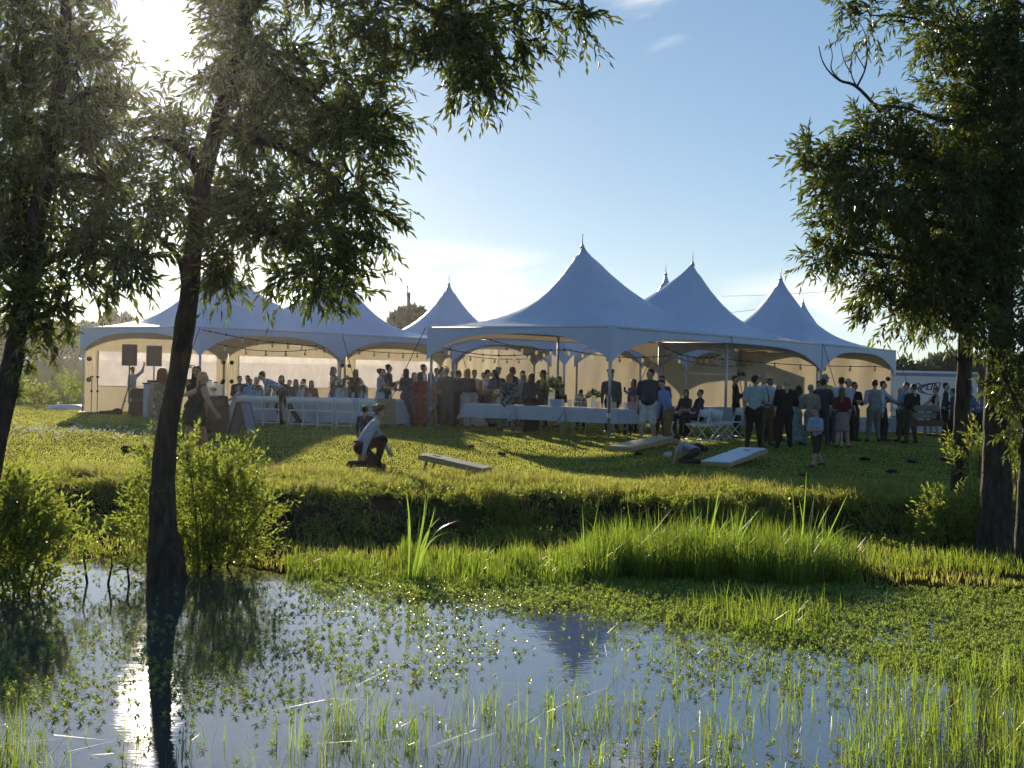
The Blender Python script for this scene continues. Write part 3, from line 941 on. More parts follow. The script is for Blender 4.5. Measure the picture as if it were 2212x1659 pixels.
# ---------------------------------------------------------------- shrubs
def make_shrub(label, D, lobes, stems, dens, leaf=.07, wid=.028, group='shrubs on the bank', name='shrub', leafmat=None, twig=.34, depth=.9):
    root = thing(name, label, 'shrub', (0, 0, 0), group=group)
    sc = D / FPX
    m = MB()
    for (x0, y0, x1, y1) in stems:
        a = p2w(x0, y0, D); b = p2w(x1, y1, D + random.uniform(-.3, .3))
        a.z = min(a.z, zg(a.x, a.y) + .05)
        c = a.lerp(b, .5) + Vector((random.uniform(-.06, .06), 0, .08))
        m.tube([a, c, b], [.016, .011, .004], 5)
    m.build('stems', BARK, root)['kind'] = 'stuff'
    VS, FS, off = [], [], 0
    for (x, y, rx, ry, w) in lobes:
        c = np.array(p2w(x, y, D))
        ax = np.array([rx * sc, (rx + ry) / 2 * sc * depth, ry * sc])
        n = int(dens * w * rx * ry / 3000 * (sc / .00507) ** 2)
        u = rand_dirs(n) * (rng.random((n, 1)) ** .45)
        st = c + u * ax * .9
        st[:, 2] = np.maximum(st[:, 2], zground(st[:, 0], st[:, 1]) + .02)
        dr = unit(u * .8 + rng.normal(size=(n, 3)) * .45 + np.array([0, 0, .9]))
        V, F, e = twigs(st, dr, twig, 10, leaf, wid, .15, spread=1.0)
        VS.append(V); FS.append(F + off); off += len(V)
    cr = link('foliage', np_mesh('foliage', np.concatenate(VS), np.concatenate(FS), leafmat or LEAF_S), root)
    cr['kind'] = 'stuff'
    return root
make_shrub('bright backlit shrub growing round the foot of the leaning willow', 18.2,
    [(420, 1035, 70, 55, 1), (490, 1050, 70, 65, 1), (540, 1110, 50, 65, 1), (470, 1130, 100, 80, 1.2), (500, 1190, 90, 45, 1), (395, 985, 28, 40, .8), (470, 1215, 110, 35, 1.2), (340, 1200, 40, 45, 1), (385, 1225, 50, 25, 1), (322, 1090, 42, 65, 1), (312, 1150, 40, 60, 1), (338, 1020, 35, 60, .9), (420, 1190, 60, 50, 1), (530, 1010, 30, 40, .6)],
    [(430, 1245, 400, 960), (450, 1245, 470, 1000), (470, 1245, 540, 1010), (480, 1245, 580, 1090), (400, 1245, 330, 1060), (440, 1245, 510, 1080), (460, 1245, 420, 1050), (390, 1245, 320, 1150)], 70, leaf=.07)
make_shrub('leafy shrub leaning over the water at the left picture edge', 15.8,
    [(30, 1090, 60, 60, 1), (60, 1150, 80, 60, 1.1), (20, 1190, 70, 70, 1.1), (90, 1210, 65, 50, 1), (40, 1260, 80, 40, 1), (120, 1170, 40, 45, .8), (50, 1290, 100, 25, 1.2), (0, 1130, 50, 60, 1)],
    [(30, 1290, 20, 1060), (50, 1290, 90, 1130), (70, 1290, 140, 1170), (20, 1290, -30, 1120)], 66, leaf=.08, wid=.036)
make_shrub('small leafy sprig at the waterline between two willows', 16.6,
    [(190, 1190, 26, 36, 1), (230, 1230, 30, 24, 1), (280, 1235, 30, 18, .9), (170, 1240, 30, 20, .8)],
    [(190, 1265, 190, 1160), (230, 1265, 240, 1200), (280, 1265, 290, 1210)], 55, leaf=.075, wid=.03)
make_shrub('sunlit sprouts between the two right-hand willow trunks', 22.0,
    [(2115, 980, 22, 45, 1), (2110, 1030, 26, 30, 1), (2190, 1010, 25, 35, 1), (2200, 1050, 22, 30, .8), (2060, 1000, 14, 40, .5)],
    [(2115, 1090, 2115, 950), (2190, 1090, 2190, 990), (2105, 1090, 2100, 1000)], 60, leaf=.085, wid=.03)
for (x, y, rx, ry, lb) in ((2070, 1120, 80, 60, 'dark undergrowth at the foot of the slimmer willow'),
                           (2170, 1150, 70, 70, 'dark undergrowth under the thick willow by the water')):
    make_shrub(lb, 21.8, [(x, y, rx, ry, 1.2), (x - 10, y + ry * .6, rx, ry * .5, 1.2)], [(x, y + ry, x + 10, y - ry * .6), (x - 20, y + ry, x - 30, y)], 45, leaf=.08, wid=.03)
for (x, y, rx, ry, D, lb) in ((85, 852, 35, 28, 58, 'dark bramble at the lawn edge left of the tents'), (140, 845, 30, 30, 57, 'brownish bramble beside the left tent leg'),
                              (20, 850, 45, 30, 60, 'dark bramble behind the leftmost willow trunk')):
    make_shrub(lb, D, [(x, y, rx, ry, .9), (x + 10, y + 12, rx, ry * .7, .9)], [(x, y + ry, x, y - ry * .5), (x - 10, y + ry, x - 14, y)], 5.5, leaf=.17, wid=.10, twig=.5, group='brambles behind the lawn')

# ---------------------------------------------------------------- far trees
def far_tree(label, x, ytop, D, w, squat=.8, seed=0):
    r = np.random.default_rng(seed + 100)
    base = p2w(x, 800, D); g = zg(base.x, D)
    top = p2w(x, ytop, D).z
    H = max(3.0, top - g)
    root = thing('far_tree', label, 'tree', (base.x, D, g), group='trees far behind the tents')
    MB().tube([(0, 0, -.3), (.1, 0, H * .35), (0, .1, H * .6)], [.22, .16, .08], 7).tube([(.1, 0, H * .3), (w * .25, 0, H * .6)], [.1, .04], 5).tube([(.05, 0, H * .35), (-w * .25, .2, H * .62)], [.1, .04], 5).build('trunk', BARK, root)
    nb = 26
    cen = rand_dirs(nb) * (r.random((nb, 1)) ** .4) * np.array([w / 2, w / 2, H * .33]) * .8 + np.array([0, 0, H * .60])
    rad = r.uniform(.35, .7, nb) * w * .30
    n = int(min(9000, max(2600, 230 * w * H)))
    pk = r.integers(0, nb, n)
    d = unit(r.normal(size=(n, 3)))
    P = cen[pk] + d * rad[pk][:, None] * (r.random((n, 1)) ** .5)
    P[:, 2] = np.clip(P[:, 2], .3, H)
    V, F = leaf_quads(P, unit(d + r.normal(size=(n, 3)) * .8), r.normal(size=(n, 3)), np.full(n, .5) * r.uniform(.6, 1.3, n), np.full(n, .3), .2)
    cr = link('crown', np_mesh('crown', V, F, LEAF_F), root)
    cr['kind'] = 'stuff'
for i, (x, yt, D, w, lb) in enumerate(((1965, 768, 105, 3.6, 'round far tree just right of the end tent'), (2030, 758, 118, 4.5, 'far tree above the trailer roof'), (2062, 752, 125, 4.2, 'hazy far tree behind the slimmer willow trunk'),
        (2118, 755, 122, 4.6, 'far tree between the two right-hand trunks'), (2190, 748, 126, 5.0, 'far tree by the right picture edge'), (885, 640, 112, 3.4, 'far tree beside the utility pole'), (868, 672, 118, 3.0, 'low far tree left of the utility pole'),
        (245, 664, 120, 3.0, 'small far tree above the left tent roof'), (276, 668, 124, 2.8, 'second small far tree above the left tent roof'), (30, 690, 150, 9.0, 'big far tree behind the leftmost willow'), (110, 700, 155, 8.0, 'far tree behind the hanging willow sprays'), (165, 700, 150, 7.0, 'far tree beside the left tent corner'), (-40, 700, 150, 9.0, 'far tree at the far left edge'))):
    far_tree(lb, x, yt, D, w, seed=i)

# utility pole with wires
pb = p2w(882, 690, 108)
up = thing('utility_pole', 'slim dark utility pole rising behind the left tents', 'pole', (pb.x, 108, zg(pb.x, 108)))
ptz = p2w(880, 632, 108).z - zg(pb.x, 108)
MB().tube([(0, 0, -.4), (0, 0, ptz)], [.15, .11], 8).build('shaft', BARK, up)
MB().tube([(-.11, 0, ptz - .3), (-.11, 0, ptz + .35)], .03, 6).lathe([(.02, 0), (.06, .03), (.05, .1), (.01, .13)], (-.11, 0, ptz + .35), 8).build('insulator', IRON, up)
MB().tube([(-.12, 0, ptz - .9), (-.4, 0, ptz - 1.6), (-.7, 0, ptz - 2.6)], .012, 4).build('stay_wire', IRON, up)
for k, (xa, ya, xb, yb) in enumerate(((1560, 640, 2230, 575), (1900, 722, 2230, 705), (1040, 694, 1640, 668))):
    a = p2w(xa, ya, 110); b = p2w(xb, yb, 96)
    pts = [a.lerp(b, t / 12) - Vector((0, 0, 1.6 * (t / 12) * (1 - t / 12))) for t in range(13)]
    tag(MB().tube(pts, .011, 4).build('power_line', IRON), ('thin power line crossing the sky right of the tent peaks', 'thin lower power line behind the right-hand willow', 'thin power line behind the nearest tent peak')[k], 'cable', 'power lines')

# ---------------------------------------------------------------- grass and water plants
def blades(B, h, w, bend, az, m, name, label, cat, seg2=True):
    n = len(B)
    d = np.stack([np.cos(az), np.sin(az), np.zeros(n)], 1)
    s = np.stack([-np.sin(az + rng.normal(size=n) * .6), np.cos(az), np.zeros(n)], 1)
    h = h[:, None]; w = w[:, None]; bend = bend[:, None]
    up = np.array([[0, 0, 1.]])
    mid = B + up * h * .55 + d * h * bend * .25
    tip = B + up * h * (1 - .35 * bend * bend) + d * h * bend
    if seg2:
        V = np.stack([B - s * w / 2, B + s * w / 2, mid + s * w * .42, mid - s * w * .42, tip], 1).reshape(-1, 3)
        i = np.arange(n)[:, None] * 5
        F = np.concatenate([i + np.array([[0, 1, 2]]), i + np.array([[0, 2, 3]]), i + np.array([[3, 2, 4]])])
    else:
        V = np.stack([B - s * w / 2, B + s * w / 2, tip], 1).reshape(-1, 3)
        F = np.arange(n)[:, None] * 3 + np.array([[0, 1, 2]])
    me = np_mesh(name, V, F, m)
    if label is None:
        return me
    return tag(link(name, me), label, cat, kind='stuff')

def frame_points(n, y0, y1, D0, D1, xpad=40, z=None):
    """random ground points in the wedge the camera sees, denser where near"""
    D = D0 + (D1 - D0) * rng.random(n)
    x = (rng.random(n) * (2212 + 2 * xpad) - xpad - 1106) * D / FPX
    return x, D

def w2p(X, Y, Z):
    """world -> photo position (arrays)"""
    a = X * FPX / Y; b = (CAMZ - Z) * FPX / Y + HOR
    return 1106 + a - ROLL * b, 829.5 + b + ROLL * a

# lawn
n = 500000
D = 25.2 + 33 * rng.random(n) ** 1.5
X = (rng.random(n) * 3100 - 1500) * D / FPX
Z = zground(X, D)
keepm = D > bank_top(X) - .25 + .3 * wob(X * 2.5, D)
X, D, Z = X[keepm], D[keepm], Z[keepm]
n = len(X)
pn = wob(X * .9, D * .5) * .5 + wob(X * 3.1, D * 2.0) * .4
hh = .028 * (1 + .5 * pn) * rng.uniform(.6, 1.3, n)
blades(np.stack([X, D, Z], 1), hh, np.full(n, .013), rng.uniform(.1, .8, n), rng.uniform(0, 6.28, n), BLADE_L, 'lawn_grass', 'short mown grass of the lawn in front of the tents', 'grass', seg2=False)
# bank tufts
nt_ = 3200
D = 22.2 + 3.9 * rng.random(nt_)
X = (rng.random(nt_) * 3100 - 1500) * D / FPX
px, py = w2p(X, D, zground(X, D))
zz = zground(X, D)
ok = (zz > .10) & (rng.random(nt_) < np.clip(.15 + .35 * smooth(.2, .55, zz) + 1.3 * wob(X * 1.1 + 2, D * 1.6), .03, 1)) & ~((px < 290) & (rng.random(nt_) < .45))
X, D = X[ok], D[ok]
k = 42
sz = rng.uniform(.5, 1.3, len(X))
bx_ = np.repeat(X, k) + rng.normal(size=len(X) * k) * .08 * np.repeat(sz, k)
by_ = np.repeat(D, k) + rng.normal(size=len(X) * k) * .07 * np.repeat(sz, k)
nb_ = len(bx_)
azb = np.arctan2(by_ - np.repeat(D, k), bx_ - np.repeat(X, k))
blades(np.stack([bx_, by_, zground(bx_, by_) - .01], 1), .21 * np.repeat(sz, k) * rng.uniform(.5, 1.2, nb_), np.full(nb_, .011), rng.uniform(.2, 1.0, nb_), azb, BLADE_B, 'bank_grass', 'rough grass tufts on the lit top of the pond bank', 'grass')
# short wild grass all over bank and shore
n = 35000
D = 17.6 + 8 * rng.random(n)
X = (rng.random(n) * 3100 - 1500) * D / FPX
zz = zground(X, D)
ok = (zz > .0) & (zz < .34 + .1 * wob(X * 1.3, D)) & (wob(X * .8 + 3, D * .9) > -.45)
X, D, zz = X[ok], D[ok], zz[ok]
n = len(X)
blades(np.stack([X, D, zz], 1), .09 * rng.uniform(.5, 1.6, n), np.full(n, .010), rng.uniform(.1, .9, n), rng.uniform(0, 6.28, n), BLADE_B, 'shore_grass', 'thin wild grass on the shaded foot of the bank', 'grass')
wx = []
for i in range(330):
    y_ = 21.2 + 3.2 * rng.random(); x_ = (rng.random() * 3100 - 1500) * y_ / FPX
    m_ = rng.integers(10, 60)
    wx.append(np.stack([x_ + rng.normal(size=m_) * .12, y_ + rng.normal(size=m_) * .12, rng.uniform(.5, 1.5, m_) * rng.uniform(.4, 1.3)], 1))
wx = np.concatenate(wx)
zz = zground(wx[:, 0], wx[:, 1])
wd_ = unit(np.stack([rng.normal(size=len(wx)), rng.normal(size=len(wx)), np.full(len(wx), .9)], 1))
V, F, _ = twigs(np.stack([wx[:, 0], wx[:, 1], zz], 1), wd_, .16, 6, .055, .026, .3, spread=1.0)
tag(link('bank_weeds', np_mesh('bank_weeds', V, F, LEAF_S)), 'low broad-leaved weeds overgrowing the shaded bank', 'weeds', kind='stuff')
# marsh grass: bright band at the far waterline
def band(n, x0, x1, d0, d1, h0, h1, wd, hfun=None, soft=0.0):
    Dd = d0 + (d1 - d0) * rng.random(n)
    px = x0 + (x1 - x0) * (rng.random(n) + rng.random(n) * soft) / (1 + soft)
    Dd = Dd + (d1 - d0) * .25 * wob(px * .013, px * .004)
    X = (px - 1106 + ROLL * 360) * Dd / FPX
    h = rng.uniform(h0, h1, n)
    if hfun is not None:
        h = h * hfun(px, Dd)
    return X, Dd, h, np.full(n, wd)
sets = [band(8600, 1210, 1850, 17.6, 19.4, .20, .62, .012, lambda p, d: .55 + .45 * smooth(1210, 1330, p) * (1 - .55 * smooth(1750, 1860, p)) + .2 * wob(p * .02, d)),
        band(5200, 860, 1260, 17.0, 19.2, .14, .36, .011, lambda p, d: .7 + .3 * wob(p * .03, d)),
        band(1700, 620, 900, 17.2, 18.8, .08, .22, .010),
        band(2400, 1830, 2600, 18.6, 20.6, .10, .26, .010),
        band(520, 1430, 1840, 14.1, 15.8, .12, .40, .011, None, 1.0),
        band(500, 1240, 1830, 17.5, 19.2, .5, .85, .012, None, .4), band(160, 880, 1240, 17.0, 18.6, .3, .5, .011)]
X, D, h, w = (np.concatenate([s[i] for s in sets]) for i in range(4))
zz = np.maximum(zground(X, D), -.05)
n = len(X)
blades(np.stack([X, D, zz - .02], 1), h, w, np.abs(rng.normal(size=n)) * .4, rng.uniform(0, 6.28, n), BLADE_M, 'marsh_grass', 'bright green marsh grass along the far waterline', 'grass')
# emergent grass in the near water
cl = []
def clump(px, py, nb, spread, h):
    b = (py - 829.5) - ROLL * (px - 1106)
    Dd = CAMZ * FPX / (b - HOR)
    Xx = (px - 1106 + ROLL * (py - 829.5)) * Dd / FPX
    cl.append((Xx + rng.normal(size=nb) * spread, Dd + rng.normal(size=nb) * spread * 1.6, rng.uniform(.45, 1.15, nb) * h))
for i in range(85):
    px = rng.uniform(640, 2230); py = 1500 + 170 * rng.random() ** .8
    clump(px, py, rng.integers(4, 15), .07, rng.uniform(.16, .36))
for i in range(105):
    px = rng.uniform(1850, 2450); py = rng.uniform(1440, 1690)
    clump(px, py, rng.integers(8, 22), .09, rng.uniform(.2, .42))
for i in range(40):
    clump(rng.uniform(1300, 1800), rng.uniform(1370, 1500), rng.integers(3, 8), .06, rng.uniform(.12, .26))
for i in range(26):
    clump(rng.uniform(60, 650), rng.uniform(1590, 1690), rng.integers(2, 6), .05, rng.uniform(.14, .3))
for (px, py, nb, sp, h) in ((735, 1560, 26, .06, .50), (720, 1600, 22, .07, .42), (815, 1570, 18, .06, .40), (15, 1650, 60, .10, .42), (30, 1700, 50, .12, .45), (1245, 1560, 20, .06, .45), (1120, 1590, 16, .05, .40), (650, 1620, 12, .05, .35),
                            (905, 1600, 16, .06, .36), (1000, 1620, 18, .07, .36), (1420, 1620, 22, .09, .36), (1560, 1640, 22, .09, .34), (1700, 1570, 14, .06, .34), (1860, 1480, 20, .08, .36), (2110, 1470, 40, .12, .42), (2180, 1500, 40, .12, .42)):
    clump(px, py, nb, sp, h)
X = np.concatenate([c[0] for c in cl]); D = np.concatenate([c[1] for c in cl]); h = np.concatenate([c[2] for c in cl])
n = len(X)
blades(np.stack([X, D, np.full(n, -.03)], 1), h, rng.uniform(.004, .008, n), np.abs(rng.normal(size=n)) * .55, rng.uniform(0, 6.28, n), BLADE_M, 'water_grass', 'thin grass blades standing out of the near water', 'grass')
# tall reed clumps
def reed_clump(label, D, stems):
    b = p2w(stems[0][0], stems[0][1], D)
    root = thing('reed_clump', label, 'reeds', (0, 0, 0), group='tall reed clumps')
    for (x0, y0, x1, y1, bend) in stems:
        a = p2w(x0, y0, D + random.uniform(-.15, .15)); c = p2w(x1, y1, D + random.uniform(-.2, .2))
        a.z = min(a.z, .02)
        V, F = [], []
        K = 7
        for i in range(K + 1):
            t = i / K
            p = a.lerp(c, t) + Vector((bend * math.sin(t * 2.4) * .18, 0, abs(bend) * .25 * math.sin(t * math.pi)))
            w = .013 * (1 - t) ** .6 + .001
            q = Vector((math.cos(bend * 5 + x0), math.sin(bend * 5 + x0) * .6, 0)).normalized()
            V += [p - q * w, p + q * w]
            if i:
                F.append((2 * i - 2, 2 * i - 1, 2 * i + 1, 2 * i))
        MB().raw(V, F, 0, True).build('blade', REED, root)
reed_clump('tall reed clump standing alone in the water left of the marsh grass', 17.2,
    [(885, 1240, 872, 1055, .2), (888, 1240, 893, 1040, -.1), (893, 1240, 925, 1050, .1), (890, 1235, 905, 1110, .1), (897, 1235, 960, 1118, -.4), (900, 1240, 1005, 1125, -.6), (895, 1240, 935, 1095, .2), (883, 1235, 878, 1120, .1), (901, 1238, 980, 1150, -.5), (887, 1240, 912, 1070, .3)])
reed_clump('tall reed clump in front of the white board', 18.4,
    [(1490, 1190, 1477, 1070, .1), (1500, 1190, 1495, 1055, .1), (1510, 1190, 1502, 1035, -.1), (1515, 1190, 1530, 1060, .1), (1520, 1190, 1555, 1030, .1), (1525, 1190, 1560, 1080, -.2), (1535, 1190, 1580, 1120, -.3), (1570, 1190, 1610, 1090, .1), (1575, 1190, 1640, 1105, -.2), (1580, 1190, 1575, 1100, .2), (1505, 1190, 1485, 1100, .2)])
reed_clump('tall reed clump in front of the running boy', 18.4,
    [(1720, 1190, 1707, 1030, .1), (1725, 1190, 1740, 1020, .1), (1730, 1190, 1770, 1035, -.1), (1735, 1190, 1755, 1060, .2), (1745, 1190, 1800, 1090, -.3), (1750, 1190, 1832, 1060, .1), (1740, 1190, 1722, 1080, .2), (1755, 1190, 1860, 1130, -.5), (1728, 1190, 1765, 1100, .2), (1760, 1190, 1785, 1075, .2)])
# rosettes of pond weed
def weed_density(px, py):
    d = np.zeros_like(px)
    mat_top = 1205 + 55 * smooth(900, 600, px)
    far = smooth(mat_top, mat_top + 20, py)
    low = np.interp(px, [560, 700, 900, 1050, 1200, 1400, 1600, 1900, 2212], [1262, 1272, 1288, 1296, 1306, 1330, 1372, 1430, 1475])
    dense = far * (1 - smooth(low - 20, low + 45, py)) * smooth(560, 760, px)
    d = np.maximum(d, 1.0 * dense)
    med = .15 * smooth(1270, 1300, py) * (1 - smooth(1440, 1530, py)) * smooth(520, 640, px) * (1 - smooth(1250, 1400, px) * smooth(1400, 1480, py))
    med = med * (1 - .75 * smooth(1000, 1120, px) * smooth(1460, 1340, px))
    d = np.maximum(d, med)
    right = .24 * smooth(1340, 1520, px) * (1 - smooth(1430, 1560, py))
    d = np.maximum(d, right)
    left = .12 * smooth(1330, 1400, py) * (1 - smooth(1530, 1580, py)) * (1 - smooth(640, 760, px))
    d = np.maximum(d, left)
    d = np.maximum(d, .018)
    d = np.maximum(d, .06 * smooth(1560, 1650, py) * smooth(900, 1300, px))
    return d
n = 70000
D = 9.0 + 11.0 * rng.random(n)
X = (rng.random(n) * 3100 - 1500) * D / FPX
px, py = w2p(X, D, np.zeros(n))
den = weed_density(px, py) * np.clip(1 + .8 * wob(X * 2.2, D * 2.2), .15, 1.8)
ok = (rng.random(n) < den * (D / 20) ** .3) & (zground(X, D) < .03)
X, D = X[ok], D[ok]
n = len(X)
kk = 8
ang = (np.arange(kk)[None, :] * 2.4 + rng.uniform(0, 6.28, (n, 1))).ravel()
lift = np.tile(np.linspace(.1, 1.15, kk), n) + rng.normal(size=n * kk) * .2
Bp = np.repeat(np.stack([X, D, .004 + .022 * rng.random(n)], 1), kk, 0)
Bp[:, 2] += np.tile(np.linspace(0, .018, kk), n)
dirs = np.stack([np.cos(ang) * np.cos(lift), np.sin(ang) * np.cos(lift), np.sin(lift)], 1)
szs = np.repeat(rng.uniform(.6, 1.25, n), kk)
V, F = leaf_quads(Bp, dirs, np.tile([[0, 0, 1.]], (n * kk, 1)), .038 * szs, .017 * szs, .15, .1)
tag(link('pond_weed', np_mesh('pond_weed', V, F, WEED)), 'floating rosettes of yellow-green water weed', 'water weed', kind='stuff')
# clover flowers on the sunny lawn at the left
n = 150
X = np.zeros(n); D = np.zeros(n)
px = rng.uniform(10, 345, n); py = 932 + rng.normal(size=n) * 5 + (px - 100) * .02
D = (CAMZ - .83) * FPX / (py - 829.5 - ROLL * (px - 1106) - HOR)
X = (px - 1106 + ROLL * (py - 829.5)) * D / FPX
P = np.stack([X, D, zground(X, D) + .04], 1)
kk = 7
V, F = leaf_quads(np.repeat(P, kk, 0), rand_dirs(n * kk) + np.array([0, 0, .5]), rand_dirs(n * kk), np.full(n * kk, .042), np.full(n * kk, .026), .1)
tag(link('clover_flowers', np_mesh('clover_flowers', V, F, PETAL)), 'scattered white clover flowers in the sunny grass', 'flowers', kind='stuff')
# ================================================================ people
def smin_field(prims, lo, hi, res, k):
    n = np.maximum(2, np.ceil((hi - lo) / res).astype(int) + 1)
    ax = [lo[i] + res * np.arange(n[i]) for i in range(3)]
    G = np.stack(np.meshgrid(*ax, indexing='ij'), -1)
    acc = np.zeros(G.shape[:3])
    for p in prims:
        acc += np.exp(np.clip(-prim_d(p, G) / k, -60, 60))
    return -k * np.log(np.maximum(acc, 1e-30)), G, n

def prim_d(p, G):
    """('c', a, b, ra, rb, mat, flat, dir) tapered capsule, ('e', c, radii, mat) ellipsoid"""
    if p[0] == 'e':
        c, r = np.array(p[1]), np.array(p[2])
        q = (G - c) / r
        l = np.sqrt((q * q).sum(-1))
        return (l - 1) * r.min() * np.where(l > 1, 1.0, 1.0)
    a, b, ra, rb = np.array(p[1]), np.array(p[2]), p[3], p[4]
    ab = b - a
    t = np.clip(((G - a) @ ab) / max(ab @ ab, 1e-9), 0, 1)
    df = G - a - t[..., None] * ab
    d2 = (df * df).sum(-1)
    if p[6] != 1.0:
        f = df @ np.array(p[7])
        d2 = d2 + f * f * (1 / p[6] ** 2 - 1)
    return np.sqrt(d2) - (ra + (rb - ra) * t)

def sdf_mesh(prims, res, k=.02):
    P = np.array([q for p in prims for q in ([p[1], p[2]] if p[0] == 'c' else [np.array(p[1]) - p[2], np.array(p[1]) + p[2]])])
    rm = max([max(p[3], p[4]) for p in prims if p[0] == 'c'] + [.02])
    lo, hi = P.min(0) - rm - 2 * res, P.max(0) + rm + 2 * res
    f, G, n = smin_field(prims, lo, hi, res, k)
    ins = f < 0
    # surface nets
    cnt = np.zeros(n - 1, int); acc = np.zeros(tuple(n - 1) + (3,)); num = np.zeros(n - 1)
    cor = [(i, j, l) for i in (0, 1) for j in (0, 1) for l in (0, 1)]
    def sub(A, c):
        return A[c[0]:n[0] - 1 + c[0], c[1]:n[1] - 1 + c[1], c[2]:n[2] - 1 + c[2]]
    for a in range(8):
        for b in range(a + 1, 8):
            if sum(abs(cor[a][i] - cor[b][i]) for i in range(3)) == 1:
                fa, fb = sub(f, cor[a]), sub(f, cor[b])
                x = (fa < 0) != (fb < 0)
                t = np.where(x, fa / np.where(np.abs(fa - fb) < 1e-12, 1, fa - fb), 0)
                pt = np.array(cor[a]) + t[..., None] * (np.array(cor[b]) - np.array(cor[a]))
                acc += np.where(x[..., None], pt, 0); num += x
    act = num > 0
    ids = np.full(act.shape, -1); ids[act] = np.arange(act.sum())
    cells = np.argwhere(act)
    V = lo + res * (cells + acc[act] / num[act][:, None])
    Fs = []
    for axn in range(3):
        u, v = (axn + 1) % 3, (axn + 2) % 3
        s1 = [slice(None)] * 3; s1[axn] = slice(0, n[axn] - 1)
        s2 = [slice(None)] * 3; s2[axn] = slice(1, n[axn])
        A, B = ins[tuple(s1)], ins[tuple(s2)]
        for flip, m in ((0, A & ~B), (1, ~A & B)):
            E = np.argwhere(m)
            E = E[(E[:, u] > 0) & (E[:, v] > 0) & (E[:, u] < n[u] - 1) & (E[:, v] < n[v] - 1)]
            if not len(E):
                continue
            q = []
            for (du, dv) in ((-1, -1), (0, -1), (0, 0), (-1, 0)):
                c = E.copy(); c[:, u] += du; c[:, v] += dv
                q.append(ids[c[:, 0], c[:, 1], c[:, 2]])
            q = np.stack(q, 1)
            Fs.append(q[:, ::-1] if flip else q)
    F = np.concatenate(Fs)
    F = F[(F >= 0).all(1)]
    cen = V[F].mean(1)
    D = np.stack([prim_d(p, cen) for p in prims], 0)
    mi = np.array([p[5] if p[0] == 'c' else p[3] for p in prims])
    return V, F, mi[D.argmin(0)]

def cap(a, b, ra, rb, m=0, flat=1.0, d=(0, 1, 0)):
    return ('c', tuple(a), tuple(b), ra, rb, m, flat, tuple(d))
def ell(c, r, m=0):
    return ('e', tuple(c), np.array(r, float), m)

# head template: 0 skin, 1 eye, 2 lip; faces -Y, about 0.25 m tall
HEADV, HEADF, HEADM = sdf_mesh([ell((0, .012, .022), (.076, .094, .103)), ell((0, -.028, -.062), (.055, .062, .058)), cap((0, -.080, .012), (0, -.106, -.024), .010, .014),
    ell((.079, .014, -.008), (.011, .022, .032)), ell((-.079, .014, -.008), (.011, .022, .032)), cap((-.034, -.072, .030), (.034, -.072, .030), .014, .014),
    ell((.032, -.083, .010), (.013, .010, .009), 1), ell((-.032, -.083, .010), (.013, .010, .009), 1), cap((-.018, -.086, -.060), (.018, -.086, -.060), .009, .009, 2),
    cap((0, .018, -.07), (0, .032, -.24), .050, .058)], .0108, .008)
# hand template: wrist at origin, fingers towards -Z, palm facing +X, thumb towards -Y
def hand_template(curl):
    pr = [cap((0, .0, .02), (0, .0, -.02), .024, .028, 0, .7, (1, 0, 0)), cap((0, .02, -.03), (0, .022, -.085), .022, .018, 0, .65, (1, 0, 0)), cap((0, -.018, -.03), (0, -.020, -.085), .022, .018, 0, .65, (1, 0, 0))]
    for i, (y, l) in enumerate(((-.033, .075), (-.011, .083), (.011, .078), (.031, .06))):
        a = np.array((0, y, -.088)); c1 = curl * .6; c2 = curl * 1.5
        b = a + np.array((math.sin(c1), y * .15, -math.cos(c1))) * l * .55
        c = b + np.array((math.sin(c2), y * .1, -math.cos(c2))) * l * .5
        pr += [cap(a, b, .0095, .009), cap(b, c, .009, .0072)]
    a = np.array((.008, -.034, -.03)); b = a + np.array((.018, -.030, -.035)); c = b + np.array((.016, -.004, -.036))
    pr += [cap(a, b, .013, .0105), cap(b, c, .0105, .008)]
    return sdf_mesh(pr, .0105, .004)
HANDS = [hand_template(.35), hand_template(1.1)]

# hair templates
def hair_mesh(style):
    r = np.random.default_rng(3)
    cap_ = [ell((0, .026, .078), (.080, .092, .062)), ell((0, .062, .02), (.077, .052, .085)), ell((.06, .035, .03), (.026, .05, .06)), ell((-.06, .035, .03), (.026, .05, .06))]
    if style == 'short':
        p = cap_
    elif style == 'balding':
        p = [ell((0, .075, -.005), (.074, .034, .055)), ell((.066, .04, .0), (.018, .045, .04)), ell((-.066, .04, .0), (.018, .045, .04))]
    elif style == 'long':
        p = cap_ + [cap((0, .075, .05), (0, .105, -.30), .078, .062, 0, .6), cap((.065, .03, .04), (.085, .03, -.22), .036, .028), cap((-.065, .03, .04), (-.085, .03, -.22), .036, .028)]
    elif style == 'bob':
        p = cap_ + [cap((0, .07, .04), (0, .085, -.11), .085, .085, 0, .65), cap((.07, .02, .04), (.085, .02, -.10), .034, .034), cap((-.07, .02, .04), (-.085, .02, -.10), .034, .034)]
    elif style == 'updo':
        p = cap_ + [ell((0, .10, .07), (.055, .05, .052)), ell((0, .085, .02), (.06, .045, .05))]
    elif style == 'pony':
        p = cap_ + [ell((0, .11, .05), (.03, .03, .03)), cap((0, .125, .04), (0, .13, -.20), .030, .022)]
    else:  # curly
        p = list(cap_)
        for _ in range(46):
            d = r.normal(size=3); d /= np.linalg.norm(d)
            if d[2] < -.25 or (d[1] < -.55 and d[2] < .45):
                continue
            c = np.array((0, .03, .045)) + d * np.array((.095, .105, .098))
            p.append(ell(c, (.032, .032, .030)))
    V, F, M = sdf_mesh(p, .016, .008)
    return V, F
HAIR = {s: hair_mesh(s) for s in ('short', 'balding', 'long', 'bob', 'updo', 'pony', 'curly')}
HAIRME = {}
